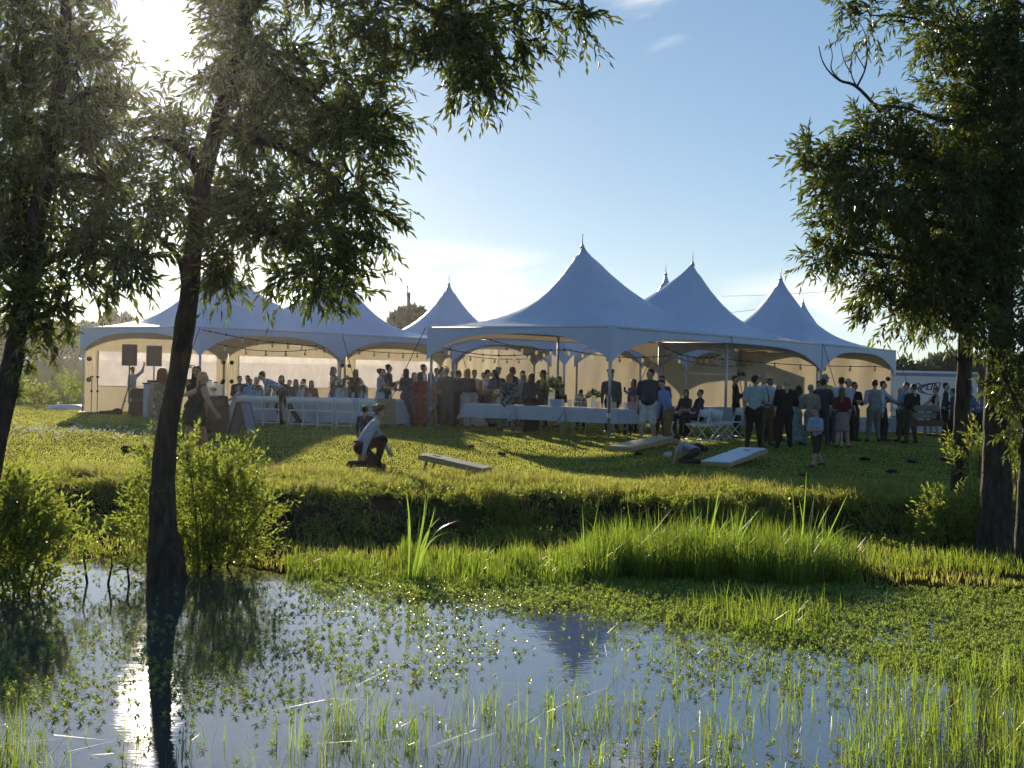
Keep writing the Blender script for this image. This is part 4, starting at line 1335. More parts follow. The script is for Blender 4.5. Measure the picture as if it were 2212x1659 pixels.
SKINS = [mat('skin_fair', (.42, .26, .19), rough=.55, var=.08, spec=.3, trans=.05), mat('skin_tan', (.33, .19, .12), rough=.55, var=.08, spec=.3, trans=.05), mat('skin_brown', (.17, .09, .055), rough=.55, var=.08, spec=.3)]
EYE = mat('eye_dark', (.02, .018, .016), rough=.2, spec=.6)
LIP = mat('lip', (.26, .10, .08), rough=.5)
HC = {'dark': (.018, .013, .010), 'brown': (.06, .035, .018), 'blonde': (.42, .30, .14), 'grey': (.32, .31, .30), 'red': (.22, .07, .025), 'lightbrown': (.16, .095, .045)}
HMAT = {k: mat('hair_' + k, v, rough=.5, var=.35, scale=30, bump=.6, bscale=60, trans=.25, tcol=tuple(min(1, c * 2.2 + .05) for c in v), spec=.4, stretch=(3, 3, .6)) for k, v in HC.items()}
SHOE = mat('shoe_leather', (.02, .017, .015), rough=.45)

ARMS = {'down': ((.14, .02, -1), (.04, -.16, -1)), 'cross': ((.16, -.18, -1), (-.85, -.42, .22)), 'drink': ((.14, -.08, -1), (-.18, -.95, .35)), 'pocket': ((.28, .14, -1), (-.12, -.34, -1)),
        'raise': ((.35, -.55, .55), (-.15, -.35, .95)), 'reach': ((.05, -.75, -.65), (-.02, -.9, -.42)), 'head': ((.80, -.15, .55), (-.82, -.05, .55)), 'fold': ((.18, -.1, -1), (-.62, -.72, .02)),
        'hold': ((.12, -.3, -1), (-.25, -.85, .65)), 'out': ((.95, -.1, -.2), (.92, -.15, -.12)), 'table': ((.16, -.35, -.9), (-.25, -.95, -.05)), 'back': ((.16, .2, -1), (-.55, .45, -.6)), 'hang': ((.02, -.02, -1), (0, -.08, -1))}

def V3(*a):
    return np.array(a, float)

def person(label, x, ytop, D, yaw=0., hair=('short', 'dark'), skin=0, top=(.3, .3, .35), tpat=None, sleeve='long', scol=None, bot=(.02, .02, .025), legs='pants', dress=None, dpat=None,
           arms=('down', 'down'), pose='stand', lean=0., sl=0., build=1.0, female=False, group='wedding guests', extras=(), res=.029, J=None, H=None, head=(0., 0.), hem=None, shoe=None, child=False, z0=None):
    """one guest: a body mesh (one surface), hair and loose clothing as children. x, ytop: top of the head in the photo"""
    w = p2w(x, ytop, D)
    gz = zg(w.x, D) if z0 is None else z0
    top_h = w.z - gz
    if H is None:
        H = {'sit': top_h / .735, 'kneel': top_h / .60}.get(pose, top_h / (.835 + .165 * math.cos(R(lean))) if lean < 40 else 1.75)
        H = min(max(H, .8), 1.98)
    if lean >= 40 and J is None:
        H = H or 1.75
    knee_f = 0.0
    if pose == 'stand' and lean < 20 and J is None:       # nobody stands quite straight
        sl += random.uniform(-4, 4); lean += random.uniform(-2, 6); head = (head[0] + random.uniform(-32, 32), head[1] + random.uniform(-8, 10))
        knee_f = random.choice((-1, 1)) * random.uniform(.02, .05)
    hs = 1.18 if child else 1.0
    s_ = np.array((math.sin(R(sl)), -math.sin(R(lean)), math.cos(R(lean)) * math.cos(R(sl))))
    fw = np.array((0., -math.cos(R(lean)), -math.sin(R(lean))))
    pel = V3(0, 0, .53 * H)
    seat = .46
    if pose == 'sit':
        pel = V3(0, 0, seat + .05 * H)
    if J and 'pel' in J:
        pel = V3(*J['pel']) * H
    chest = pel + s_ * .20 * H
    neck = pel + s_ * .298 * H
    sw = (.098 if female else .114) * H * (build ** .5)
    hw = .052 * H
    pr = []
    bw = build
    tm, bm = 1, 2
    up_mat = 1
    lowt = bm if dress is None else 1
    pr.append(cap(pel + V3(-.042 * H, 0, -.02 * H), pel + V3(.042 * H, 0, -.02 * H), .072 * H * bw, .072 * H * bw, lowt, .82, fw))
    pr.append(cap(pel + s_ * .035 * H, pel + s_ * .12 * H, (.082 if not female else .072) * H * bw, (.080 if not female else .066) * H * bw, tm, .74, fw))
    for sd in (-1, 1):
        pr.append(cap(pel + s_ * .15 * H + V3(sd * .03 * H, 0, 0), chest + s_ * .045 * H + V3(sd * .045 * H, 0, 0), .070 * H * bw, .062 * H * bw, tm, .78, fw))
    pr.append(cap(neck - s_ * .030 * H + V3(-sw * .8, 0, 0), neck - s_ * .030 * H + V3(sw * .8, 0, 0), .036 * H, .036 * H, tm))
    pr.append(cap(neck - s_ * .03 * H, neck + s_ * .005 * H, .048 * H, .034 * H, tm))
    if female:
        for sd in (-1, 1):
            pr.append(ell(chest + fw * .045 * H + V3(sd * .036 * H, 0, 0), V3(.034, .034, .034) * H, tm))
    elif bw > 1.12:
        pr.append(ell(pel + s_ * .07 * H + fw * .035 * H, V3(.085, .075, .085) * H * bw, tm))
    hands = []
    for sd, ar in ((1, arms[0]), (-1, arms[1])):
        u, f = ARMS[ar] if isinstance(ar, str) else ar
        u, f = V3(*u), V3(*f)
        u /= np.linalg.norm(u); f /= np.linalg.norm(f)
        m2 = V3(sd, 1, 1)
        sh = neck - s_ * .035 * H + V3(sd * sw, 0, 0)
        el = sh + u * m2 * .168 * H
        wr = el + f * m2 * .145 * H
        um = 1 if sleeve != 'none' else 0
        if scol is not None and sleeve != 'none':
            um = 4
        loose = 1.12 if sleeve == 'long' else 1.0
        if sleeve == 'short':
            md = sh + (el - sh) * .72
            pr += [cap(sh, md, .040 * H, .040 * H, um), cap(md, el, .029 * H, .026 * H, 0), cap(el, wr, .026 * H, .018 * H, 0)]
        else:
            fm = um if sleeve == 'long' else 0
            pr += [cap(sh, el, .036 * H * loose, .029 * H * loose, um), cap(el, wr, .028 * H * loose, .019 * H * loose, fm)]
        hands.append((wr, f * m2, sd, ar))
    for sd in (1, -1):
        hip = pel + V3(sd * hw, 0, -.02 * H)
        if J and 'legs' in J:
            kn, an = (V3(*q) * H for q in J['legs'][0 if sd == 1 else 1])
            toe = an + V3(0, -.085, 0) * H + V3(0, 0, -.02 * H) if 'toes' not in J else an + V3(*J['toes'][0 if sd == 1 else 1]) * H
        elif pose == 'sit':
            kn = hip + V3(sd * .015, -.24, .0) * H
            an = V3(kn[0], kn[1] + .02, .05 * H)
            toe = an + V3(0, -.085 * H, -.02 * H)
        elif pose == 'walk':
            q = sd
            kn = hip + V3(0, -.06 * q - .02, -.235) * H
            an = hip + V3(-sd * .02, -.14 * q + .02, -.465) * H
            if q < 0:
                an[2] += .03 * H
            toe = an + V3(0, -.08 * H, -.022 * H)
        else:
            kn = hip + V3(sd * .012, -.012 - max(0, knee_f * sd), -.235) * H
            an = V3(sd * (hw / H + .028 + abs(knee_f) * .3), .012 - 1.6 * max(0, knee_f * sd), .042) * H
            toe = an + V3(sd * .02, -.085, -.016) * H
        lw = 1.16 if legs == 'pants' else 1.0
        b2 = bw ** .5
        if legs == 'pants':
            pr += [cap(hip, kn, .056 * H * lw * b2, .040 * H * lw, bm), cap(kn, an, .039 * H * lw, .027 * H * lw, bm)]
        elif legs == 'shorts':
            md = hip + (kn - hip) * .95
            pr += [cap(hip, md, .060 * H * lw * b2, .056 * H * lw, bm), cap(md, kn, .036 * H, .034 * H, 0), cap(kn, kn + (an - kn) * .4, .035 * H, .034 * H, 0), cap(kn + (an - kn) * .4, an, .034 * H, .020 * H, 0)]
        else:
            pr += [cap(hip, kn, .052 * H, .034 * H, 0), cap(kn, kn + (an - kn) * .4, .033 * H, .033 * H, 0), cap(kn + (an - kn) * .4, an, .033 * H, .019 * H, 0)]
        pr.append(cap(an + V3(0, .015, -.012) * H, toe, .026 * H, .022 * H, 3))
    V, F, M = sdf_mesh(pr, res * (H / 1.75) ** .7, .011 * H / 1.75 + .002)
    parts = [(V, F, M)]
    off = len(V)
    # head
    hsz = .232 / .25 * H / 1.75 * hs
    hd = s_ * (1 - min(1, lean / 90.) * .35) + V3(0, 0, .35 * min(1, lean / 60.))
    hd /= np.linalg.norm(hd)
    hc = neck + hd * (.118 * H / 1.75 * 1.45 * hs ** .6) * .62 + hd * .012 * H
    hc = neck + hd * .098 * H * (1.0 if not child else 1.08)
    pitch = lean * .55 + head[1]
    Rm = np.array((Matrix.Rotation(R(head[0]), 3, 'Z') @ Matrix.Rotation(R(pitch), 3, 'X')))
    HV = HEADV * hsz @ Rm.T + hc
    parts.append((HV, HEADF, np.array([0, 5, 6])[HEADM]))
    # hands
    for wr, f, sd, ar in hands:
        hv, hf, hm = HANDS[1 if ar in ('drink', 'hold', 'raise') else 0]
        z = -f / np.linalg.norm(f)
        xx = V3(-sd, 0, 0) - z * (V3(-sd, 0, 0) @ z)
        if np.linalg.norm(xx) < .15:
            xx = V3(0, 0, -1.) - z * (V3(0, 0, -1.) @ z)
        xx /= np.linalg.norm(xx)
        yy = np.cross(z, xx)
        if yy[1] < 0:
            pass
        B = np.stack([xx, yy, z], 1)
        hv2 = hv.copy()
        if np.dot(yy, V3(0, 1, 0)) < 0:
            hv2 = hv2 * V3(1, -1, 1)
            hf = hf[:, ::-1]
        parts.append((hv2 * (H / 1.78) @ B.T + wr, hf, np.zeros(len(hf), int)))
    AV, AF, AM, o = [], [], [], 0
    for v, f, m in parts:
        AV.append(v); AF.append(f + o); AM.append(m); o += len(v)
    tc = cloth(top, tpat)
    mats = [SKINS[skin], tc if dress is None else cloth(dress, dpat), cloth(bot), shoe or SHOE, cloth(scol) if scol else tc, EYE, LIP]
    me = np_mesh('body', np.concatenate(AV), np.concatenate(AF), mats, np.concatenate(AM), True)
    root = thing('person', label, 'person', (w.x, D, gz), R(yaw), group)
    if pose == 'kneel' or lean >= 40:
        # keep the head where the photo shows it
        hw_ = Matrix.Rotation(R(yaw), 3, 'Z') @ Vector(hc)
        root.location = (w.x - hw_.x, D - hw_.y, zg(w.x - hw_.x, D - hw_.y))
    link('body', me, root)
    # hair
    HM = Matrix.Translation(hc) @ Matrix.Rotation(R(head[0]), 4, 'Z') @ Matrix.Rotation(R(pitch), 4, 'X') @ Matrix.Scale(hsz, 4)
    if hair:
        key = hair
        if key not in HAIRME:
            hv, hf = HAIR[hair[0]]
            HAIRME[key] = np_mesh('hair', hv, hf, HMAT[hair[1]], smooth_f=True)
        h = link('hair', HAIRME[key], root)
        h.matrix_local = HM
    # skirt of a dress: a gathered tube from the waist to the hem
    if dress is not None or hem:
        hz, rb = hem if hem else (.30, .16)
        n = 26
        ph = random.uniform(0, 6)
        prof = []
        wz = pel[2] + .06 * H
        for t in np.linspace(0, 1, 9):
            z = wz + (hz * H - wz) * t
            r0 = .078 * H * bw; r1 = .098 * H * bw
            r = r0 + (r1 - r0) * min(1, t * 4) if t < .25 else r1 + (rb * H - r1) * ((t - .25) / .75) ** 1.1
            prof.append((r, z))
        mb = MB().lathe(prof, (pel[0], pel[1], 0), n, 0, 1.0, .82, lambda q, z: .10 * max(0, (wz - z) / (wz + .01)) * math.sin(q * 7 + ph) + .03 * math.sin(q * 3 + ph * 2))
        mb.build('skirt', cloth(dress, dpat) if dress is not None else cloth(bot), root)
    ctx = dict(root=root, H=H, neck=neck, pel=pel, s=s_, fw=fw, hc=hc, HM=HM, hsz=hsz, hands=hands, sw=sw, chest=chest)
    for ex in extras:
        ex(ctx)
    return root

# accessories worn as parts
def cap_hat(col):
    def f(c):
        m = MB().lathe([(.090, .03), (.092, .06), (.080, .105), (.045, .138), (.004, .146)], (0, .015, 0), 14)
        m.raw([(-.07, -.06, .045), (.07, -.06, .045), (.055, -.155, .035), (-.055, -.155, .035), (-.07, -.06, .053), (.07, -.06, .053), (.055, -.155, .043), (-.055, -.155, .043)], [(0, 1, 2, 3), (7, 6, 5, 4), (3, 2, 6, 7), (0, 3, 7, 4), (1, 5, 6, 2)])
        o = m.build('cap', cloth(col), c['root']); o.matrix_local = c['HM']
    return f
def brim_hat(col):
    def f(c):
        m = MB().lathe([(.19, .048), (.19, .056), (.098, .062), (.094, .11), (.08, .15), (.004, .155)], (0, .015, 0), 18)
        o = m.build('hat', cloth(col), c['root']); o.matrix_local = c['HM']
    return f
def headband(col):
    def f(c):
        o = MB().lathe([(.088, .04), (.096, .05), (.094, .085), (.085, .092)], (0, .012, 0), 14, 0, 1, 1.12).build('headband', cloth(col), c['root']); o.matrix_local = c['HM']
    return f
def tie(col):
    def f(c):
        H, fw = c['H'], c['fw']
        a = c['neck'] + fw * .05 * H - c['s'] * .01 * H
        b = c['pel'] + c['s'] * .06 * H + fw * .085 * H
        t = np.linspace(0, 1, 6)
        V, F = [], []
        for i, q in enumerate(t):
            p = a * (1 - q) + b * q + fw * .022 * H * math.sin(q * 3.14)
            w = (.008 + .016 * min(1, q * 1.3) if q < .95 else .003) * H
            for k in (0, 1):
                V += [tuple(p - V3(w, 0, 0) + fw * .006 * k), tuple(p + V3(w, 0, 0) + fw * .006 * k)]
            if i:
                o = 4 * i
                F += [(o - 4, o - 3, o + 1, o), (o + 2, o + 3, o - 1, o - 2), (o - 4, o, o + 2, o - 2), (o - 3, o - 1, o + 3, o + 1)]
        MB().raw(V, F).build('tie', cloth(col), c['root'])
    return f
def belt(col=(.03, .02, .012)):
    def f(c):
        H = c['H']
        z = c['pel'][2] + .028 * H
        MB().lathe([(.088 * H, z), (.090 * H, z + .004 * H), (.090 * H, z + .018 * H), (.086 * H, z + .022 * H)], (0, c['pel'][1], 0), 16, 0, 1.02, .82).build('belt', cloth(col), c['root'])
    return f
def held(kind, side=0):
    def f(c):
        wr, d, sd, ar = c['hands'][side]
        q = wr + d * .09 * c['H']
        if kind == 'bottle':
            MB().lathe([(.028, 0), (.03, .01), (.03, .11), (.013, .16), (.012, .21), (.004, .212)], (q[0], q[1], q[2] - .06), 8).build('bottle', mat('brown_glass', (.05, .02, .006), rough=.1, spec=.7), c['root'])
        elif kind == 'cup':
            MB().lathe([(.03, 0), (.042, .11), (.040, .112), (.028, .01)], (q[0], q[1], q[2] - .04), 10).build('cup', WHITE, c['root'])
        elif kind == 'phone':
            MB().box(tuple(q + V3(0, 0, .03)), (.075, .012, .14)).build('phone', BLACK, c['root'])
        elif kind == 'camera':
            MB().box(tuple(q + V3(0, -.02, .03)), (.15, .07, .10)).tube([tuple(q + V3(0, -.04, .03)), tuple(q + V3(0, -.18, .03))], [.04, .045], 10).box(tuple(q + V3(0, -.01, .10)), (.06, .05, .04)).build('camera', BLACK, c['root'])
        elif kind == 'paper':
            MB().box(tuple(q + V3(0, -.01, .08)), (.16, .006, .11)).build('paper', WHITE, c['root'])
    return f
def shoulder_bag(col):
    def f(c):
        H = c['H']
        p = c['pel'] + V3(.13 * H, .02, .03 * H)
        m = MB().box(tuple(p), (.10, .26, .22), taper=.8)
        m.tube([tuple(p + V3(0, -.1, .1)), tuple(c['neck'] + V3(.05 * H, 0, -.02)), tuple(p + V3(0, .1, .1))], .009, 5)
        m.build('shoulder_bag', cloth(col), c['root'])
    return f
def suspenders(col):
    def f(c):
        H = c['H']
        m = MB()
        for sd in (-1, 1):
            for k in (1, -1):
                a = c['neck'] + V3(sd * .05 * H, 0, .01 * H); b = c['chest'] + c['fw'] * .065 * H * k + V3(sd * .045 * H, 0, 0); e = c['pel'] + c['fw'] * .07 * H * k + V3(sd * .045 * H, 0, .03 * H)
                m.tube([tuple(a), tuple(b), tuple(e)], .010, 5)
        m.build('braces', cloth(col), c['root'])
    return f
def train(col):
    def f(c):
        H = c['H']
        V, F = [], []
        for i in range(8):
            t = i / 7
            for k in range(13):
                a = -1 + k / 6
                V.append((a * (.12 + .42 * t), .10 + .75 * t, .50 * (1 - t) ** 1.6 + .03 + .02 * math.sin(k * 1.9 + i)))
        for i in range(7):
            for k in range(12):
                F.append((i * 13 + k, i * 13 + k + 1, i * 13 + 14 + k, i * 13 + 13 + k))
        MB().raw(V, F, 0, True).build('train', cloth(col), c['root'])
    return f

NAVY, CHAR, BLK, KHAKI, WH = (.02, .03, .075), (.05, .05, .055), (.010, .010, .011), (.22, .15, .085), (.58, .59, .62)
BLUE, LBLUE, TEAL, GREY = (.12, .20, .42), (.30, .40, .58), (.015, .06, .085), (.16, .16, .17)
P = person
# ---- foreground
P('crouching person with curly sunlit hair, pale blue shirt and black trousers', 822, 890, 28.0, 100, ('curly', 'lightbrown'), 0, (.34, .38, .48), bot=BLK, pose='kneel', lean=32, H=1.76, res=.021,
  J=dict(pel=(0, .07, .235), legs=[((.07, -.17, .29), (.065, -.11, .045)), ((-.07, -.10, .055), (-.075, .17, .05))], toes=[(0, -.08, -.02), (0, -.02, -.035)]),
  arms=(((.15, -.45, -.85), (.05, -.55, -.85)), ((.16, .45, -.85), (.05, .22, -1))), group='guests on the lawn', extras=(belt(),), head=(-10, -12))
P('small boy in dark plaid shirt standing behind the crouching person', 788, 878, 29.0, 165, ('short', 'brown'), 0, (.03, .03, .06), tpat=(.07, .07, .12), bot=(.16, .15, .14), legs='pants', arms=('down', 'down'), res=.021, child=True, group='guests on the lawn')
P('boy in pale blue shirt and dark shorts walking past the white board', 1767, 881, 30.4, -55, ('short', 'lightbrown'), 0, (.28, .36, .52), sleeve='short', bot=(.025, .03, .03), legs='shorts', pose='walk', lean=10, arms=('fold', 'fold'), res=.021, child=True, group='guests on the lawn', head=(10, 5))
P('child in a lavender shirt crouched head down on the grass beside the white board', 1462, 962, 30.6, -115, ('short', 'dark'), 0, (.36, .33, .46), sleeve='short', bot=(.03, .03, .04), pose='kneel', lean=70, H=1.15, res=.021, child=True,
  J=dict(pel=(0, .12, .24), legs=[((.08, -.12, .06), (.09, .16, .05)), ((-.08, -.12, .06), (-.09, .16, .05))], toes=[(0, -.02, -.03), (0, -.02, -.03)]),
  arms=(((.2, -.45, -.9), (.1, -.2, -1)), ((.25, -.35, -.9), (.1, -.1, -1))), group='guests on the lawn')
P('woman in a sparkly gold dress with an orange headband, half hidden by the leaning trunk', 352, 794, 28.3, -160, ('bob', 'red'), 0, dress=(.26, .20, .10), dpat=(.40, .34, .22), sleeve='none', legs='bare', pose='walk', arms=('down', 'down'), female=True, lean=6, res=.021, hem=(.30, .115), extras=(headband((.7, .22, .08)),), group='guests on the lawn', shoe=SKINS[0])
P('blonde woman in a short black-green dress reaching back to the trunk', 431, 802, 29.6, 115, ('pony', 'blonde'), 0, dress=(.012, .028, .028), sleeve='none', legs='bare', pose='walk', arms=(((.75, .55, -.35), (.55, .8, -.25)), ((.3, -.25, -.9), (0, -.6, -.8))), female=True, lean=8, res=.021, hem=(.36, .115), group='guests on the lawn', shoe=SKINS[0])
P('dark-haired woman with a hand on her head behind the blonde woman', 420, 789, 31.0, 30, ('long', 'dark'), 1, dress=(.02, .02, .025), sleeve='none', legs='bare', arms=('down', 'head'), female=True, hem=(.30, .15), group='guests on the lawn')
# ---- left tent
P('helper in a white shirt raising an arm beside the loudspeaker', 288, 792, 49.0, 70, ('short', 'brown'), 0, WH, bot=CHAR, arms=('raise', 'down'), group='guests in the left tent')
P('little girl with long hair in a cream tulle dress by the barrel', 517, 833, 42.6, -60, ('long', 'lightbrown'), 0, dress=(.50, .46, .36), sleeve='none', legs='bare', arms=('reach', 'reach'), female=True, child=True, hem=(.12, .30), group='guests in the left tent')
P('man in a blue floral shirt bending far over beside the long table', 566, 803, 42.2, -90, ('short', 'dark'), 1, (.12, .20, .30), tpat=(.34, .40, .44), sleeve='short', bot=(.025, .02, .015), lean=62, H=1.80,
  J=dict(pel=(0, .05, .525), legs=[((.055, -.02, .29), (.06, .05, .042)), ((-.055, .12, .30), (-.07, .30, .06))]), arms=('hang', 'hang'), group='guests in the left tent', head=(0, -15), res=.024)
sit_l = [(518, 820, 47.2, 20, ('short', 'dark'), (.03, .03, .035), 'heavy seated man in dark at the left end of the long table', 1.15),
         (535, 818, 48.4, 0, ('short', 'brown'), (.35, .38, .42), 'seated man in pale shirt behind the dark heavy one', 1.0), (541, 829, 46.6, 10, ('short', 'dark'), (.25, .32, .45), 'seated boy in blue beside the little girl', .9),
         (556, 823, 47.5, 60, ('long', 'blonde'), (.30, .20, .10), 'seated blonde woman hidden by the bending man', .95), (608, 817, 48.2, 0, ('bob', 'dark'), (.06, .04, .04), 'seated guest just behind the bending man back', 1.0),
         (625, 831, 47.0, -10, ('short', 'dark'), (.05, .05, .06), 'seated dark-haired guest right of the bending man', .95), (638, 829, 48.0, -30, ('bob', 'brown'), (.20, .09, .05), 'seated brown-haired guest in rust top', .95),
         (655, 828, 47.2, -60, ('short', 'dark'), (.45, .47, .5), 'seated young man in white looking down at the table', 1.0), (673, 832, 46.8, 10, ('long', 'dark'), (.30, .06, .05), 'seated long-haired woman in a red top', .95),
         (743, 826, 47.0, 20, ('short', 'red'), (.45, .44, .46), 'seated red-haired guest next to the woman with the camera', .95)]
for (x, y, D, yw, hr, tp, lb, bd) in sit_l:
    P(lb, x, y, D, yw, hr, 0, tp, pose='sit', arms=('table', 'table'), build=bd, female=hr[0] in ('long', 'bob'), group='guests seated at the long table', bot=CHAR)
P('woman in a dark blue dress lifting a camera to her face', 722, 792, 46.0, 75, ('bob', 'lightbrown'), 0, dress=(.03, .035, .11), sleeve='none', legs='bare', arms=('hold', 'hold'), female=True, hem=(.28, .15), extras=(held('camera', 0),), group='guests in the left tent')
P('woman with very long fair hair in a sleeveless black dress', 766, 797, 46.4, 170, ('long', 'lightbrown'), 0, dress=(.012, .014, .014), sleeve='none', legs='bare', female=True, hem=(.26, .15), group='guests in the left tent')
P('guest in dark red peering from behind the fair-haired woman', 781, 822, 48.0, 0, ('short', 'brown'), 0, (.10, .05, .05), group='guests in the left tent')
P('woman in a strapless sky blue dress', 821, 795, 45.8, 110, ('updo', 'brown'), 0, dress=(.24, .42, .66), sleeve='none', legs='bare', arms=('reach', 'down'), female=True, hem=(.10, .17), group='guests in the left tent')
P('tall young man in dark clothes holding a mug over the table', 838, 786, 46.6, 80, ('short', 'dark'), 0, (.035, .025, .045), arms=('drink', 'drink'), extras=(held('cup', 0),), group='guests in the left tent')
P('brunette in dark between the blue dress and the tall man', 829, 797, 47.4, 60, ('long', 'brown'), 0, (.04, .03, .035), sleeve='none', arms=('reach', 'down'), female=True, group='guests in the left tent')
P('woman in a long dark floral dress with loose black hair', 878, 796, 43.6, 150, ('long', 'dark'), 1, dress=(.03, .035, .05), dpat=(.12, .12, .14), sleeve='short', legs='bare', arms=('fold', 'fold'), female=True, hem=(.03, .17), group='guests dancing')
P('woman in a patterned dress lifting a glass behind the dark floral dress', 893, 804, 44.6, 40, ('bob', 'brown'), 0, dress=(.10, .10, .13), dpat=(.22, .18, .18), sleeve='none', legs='bare', arms=('hold', 'down'), female=True, hem=(.04, .15), group='guests dancing')
P('woman in a long red floral dress left of the thin tent leg', 908, 803, 42.6, 175, ('long', 'dark'), 1, dress=(.22, .018, .022), dpat=(.34, .10, .09), sleeve='short', legs='bare', arms=('fold', 'fold'), female=True, hem=(.03, .14), group='guests dancing')
P('man in a white shirt and dark waistcoat rising above the red dress', 917, 786, 47.0, 90, ('short', 'dark'), 0, (.05, .05, .06), scol=WH, group='guests dancing')
P('woman in a short lilac print dress with bare legs', 931, 803, 43.0, 140, ('long', 'dark'), 1, dress=(.26, .19, .26), dpat=(.34, .30, .36), sleeve='none', legs='bare', arms=('fold', 'down'), female=True, hem=(.33, .115), group='guests dancing', shoe=SKINS[0])
P('dark-haired man just right of the thin tent leg', 942, 794, 46.2, -20, ('short', 'dark'), 1, (.22, .30, .42), group='guests dancing')
P('man in a pale shirt with blue braces and blond-lit hair', 953, 797, 44.8, 60, ('short', 'brown'), 0, (.40, .46, .54), arms=('fold', 'fold'), extras=(suspenders((.05, .10, .22)),), group='guests dancing')
P('broad man in a grey suit seen from behind', 967, 793, 43.4, 170, ('short', 'grey'), 0, (.10, .11, .12), bot=(.10, .105, .11), arms=('fold', 'fold'), build=1.1, group='guests dancing')
P('man in a black jacket left of the maroon dress', 979, 797, 45.6, 20, ('balding', 'dark'), 0, BLK, extras=(tie((.4, .4, .4)),), group='guests dancing')
P('woman in a long dark maroon dress', 992, 799, 44.2, 130, ('short', 'dark'), 1, dress=(.05, .015, .022), sleeve='long', legs='bare', arms=('fold', 'fold'), female=True, hem=(.03, .12), group='guests dancing')
P('woman with sunlit white-blonde bob, dark cardigan and pale skirt', 1010, 796, 43.4, 175, ('bob', 'blonde'), 0, (.055, .07, .085), bot=(.40, .40, .44), legs='bare', arms=('fold', 'fold'), female=True, hem=(.16, .135), build=1.05, group='guests dancing')
P('bride in a white gown with a spreading train', 1022, 798, 44.4, 20, ('updo', 'brown'), 0, dress=(.62, .60, .60), sleeve='none', legs='bare', arms=('fold', 'fold'), female=True, hem=(.01, .30), extras=(train((.62, .60, .60)),), group='guests dancing')
P('short guest in olive right of the bride', 1043, 804, 46.0, 30, ('short', 'dark'), 1, (.08, .075, .03), arms=('fold', 'down'), group='guests dancing')
P('man in a white shirt holding a baby wrapped in pale blue', 1054, 798, 45.2, 60, ('short', 'dark'), 0, (.45, .44, .47), arms=('fold', 'fold'), group='guests dancing')
P('woman in a slate blue dress with cropped dark hair', 1066, 798, 44.4, -60, ('bob', 'dark'), 0, dress=(.10, .12, .17), sleeve='short', legs='bare', arms=('fold', 'fold'), female=True, hem=(.10, .15), group='guests dancing')
P('man in a navy suit and pale tie at the right of the dancers', 1077, 797, 45.8, -30, ('short', 'brown'), 0, NAVY, bot=NAVY, extras=(tie((.5, .5, .55)),), group='guests dancing')
# ---- near tent
P('blonde woman in a black and white leaf-print jumpsuit, back turned', 1099, 806, 40.6, 195, ('bob', 'blonde'), 0, (.035, .045, .055), tpat=(.20, .24, .25), sleeve='short', bot=(.03, .04, .05), legs='bare', dress=(.03, .04, .05), dpat=(.22, .26, .27), arms=('down', 'fold'), female=True, build=1.08, hem=(.07, .115), group='guests at the drinks tables', res=.024)
P('tall man in navy behind the leaf-print jumpsuit', 1107, 792, 44.6, 120, ('short', 'dark'), 2, NAVY, bot=NAVY, group='guests at the drinks tables')
P('man in white shirt behind the woman with the long black skirt', 1128, 800, 46.2, -10, ('short', 'brown'), 0, (.38, .42, .5), group='guests at the drinks tables')
P('greying man looking sideways between two women', 1133, 806, 44.2, 70, ('balding', 'grey'), 0, (.20, .22, .26), arms=('drink', 'down'), group='guests at the drinks tables')
P('woman in a navy blouse and long black skirt, brown hair down her back', 1149, 806, 40.3, 185, ('long', 'brown'), 0, (.025, .045, .075), bot=(.008, .008, .009), legs='bare', arms=('pocket', 'pocket'), female=True, hem=(.02, .13), build=1.05, group='guests at the drinks tables', res=.024)
P('woman in a dark jacket and brimmed hat beside the thin pole', 1173, 800, 44.6, -50, ('long', 'dark'), 0, (.03, .032, .035), arms=('down', 'reach'), female=True, extras=(brim_hat((.05, .035, .025)),), group='guests at the drinks tables')
P('woman in a sleeveless black dress with a shoulder bag, behind the flower vase', 1210, 812, 45.0, -70, ('bob', 'brown'), 0, dress=(.018, .018, .02), dpat=(.05, .05, .055), sleeve='none', legs='bare', female=True, hem=(.28, .15), extras=(shoulder_bag((.03, .02, .02)),), group='guests at the drinks tables')
P('small boy with a white shirt and dark braces at the drinks table', 1255, 843, 42.4, 10, ('short', 'dark'), 1, (.50, .50, .52), sleeve='short', extras=(suspenders((.02, .02, .02)),), child=True, group='guests at the drinks tables')
P('heavy man in a grey shirt half hidden by the corner tent leg', 1323, 802, 41.4, 10, ('short', 'dark'), 0, (.075, .085, .10), build=1.2, group='guests at the drinks tables')
P('woman in a lavender top facing left behind the man in the dark polo shirt', 1366, 818, 43.4, -60, ('bob', 'dark'), 0, (.14, .15, .30), arms=('hold', 'down'), female=True, extras=(held('phone', 0),), group='guests at the drinks tables')
P('dark-haired woman close behind the man in the dark polo shirt', 1384, 824, 42.6, -20, ('long', 'dark'), 0, (.03, .035, .06), female=True, group='guests at the drinks tables')
P('burly man in a dark teal polo shirt and white shorts', 1402, 796, 36.6, -15, ('short', 'dark'), 0, (.012, .045, .062), sleeve='short', bot=(.50, .53, .54), legs='shorts', arms=('pocket', 'pocket'), build=1.22, group='guests in front of the near tent', res=.024, head=(-20, 0))
P('man in a bright blue shirt and khaki trousers leaning to the left', 1446, 818, 35.6, -70, ('short', 'dark'), 0, (.16, .25, .52), bot=(.16, .11, .045), arms=('back', 'down'), lean=14, group='guests in front of the near tent', res=.024, extras=(belt(),))
P('man behind the blue shirt, only his face and arm showing', 1431, 811, 37.6, -30, ('short', 'brown'), 0, (.08, .06, .05), sleeve='short', group='guests in front of the near tent')
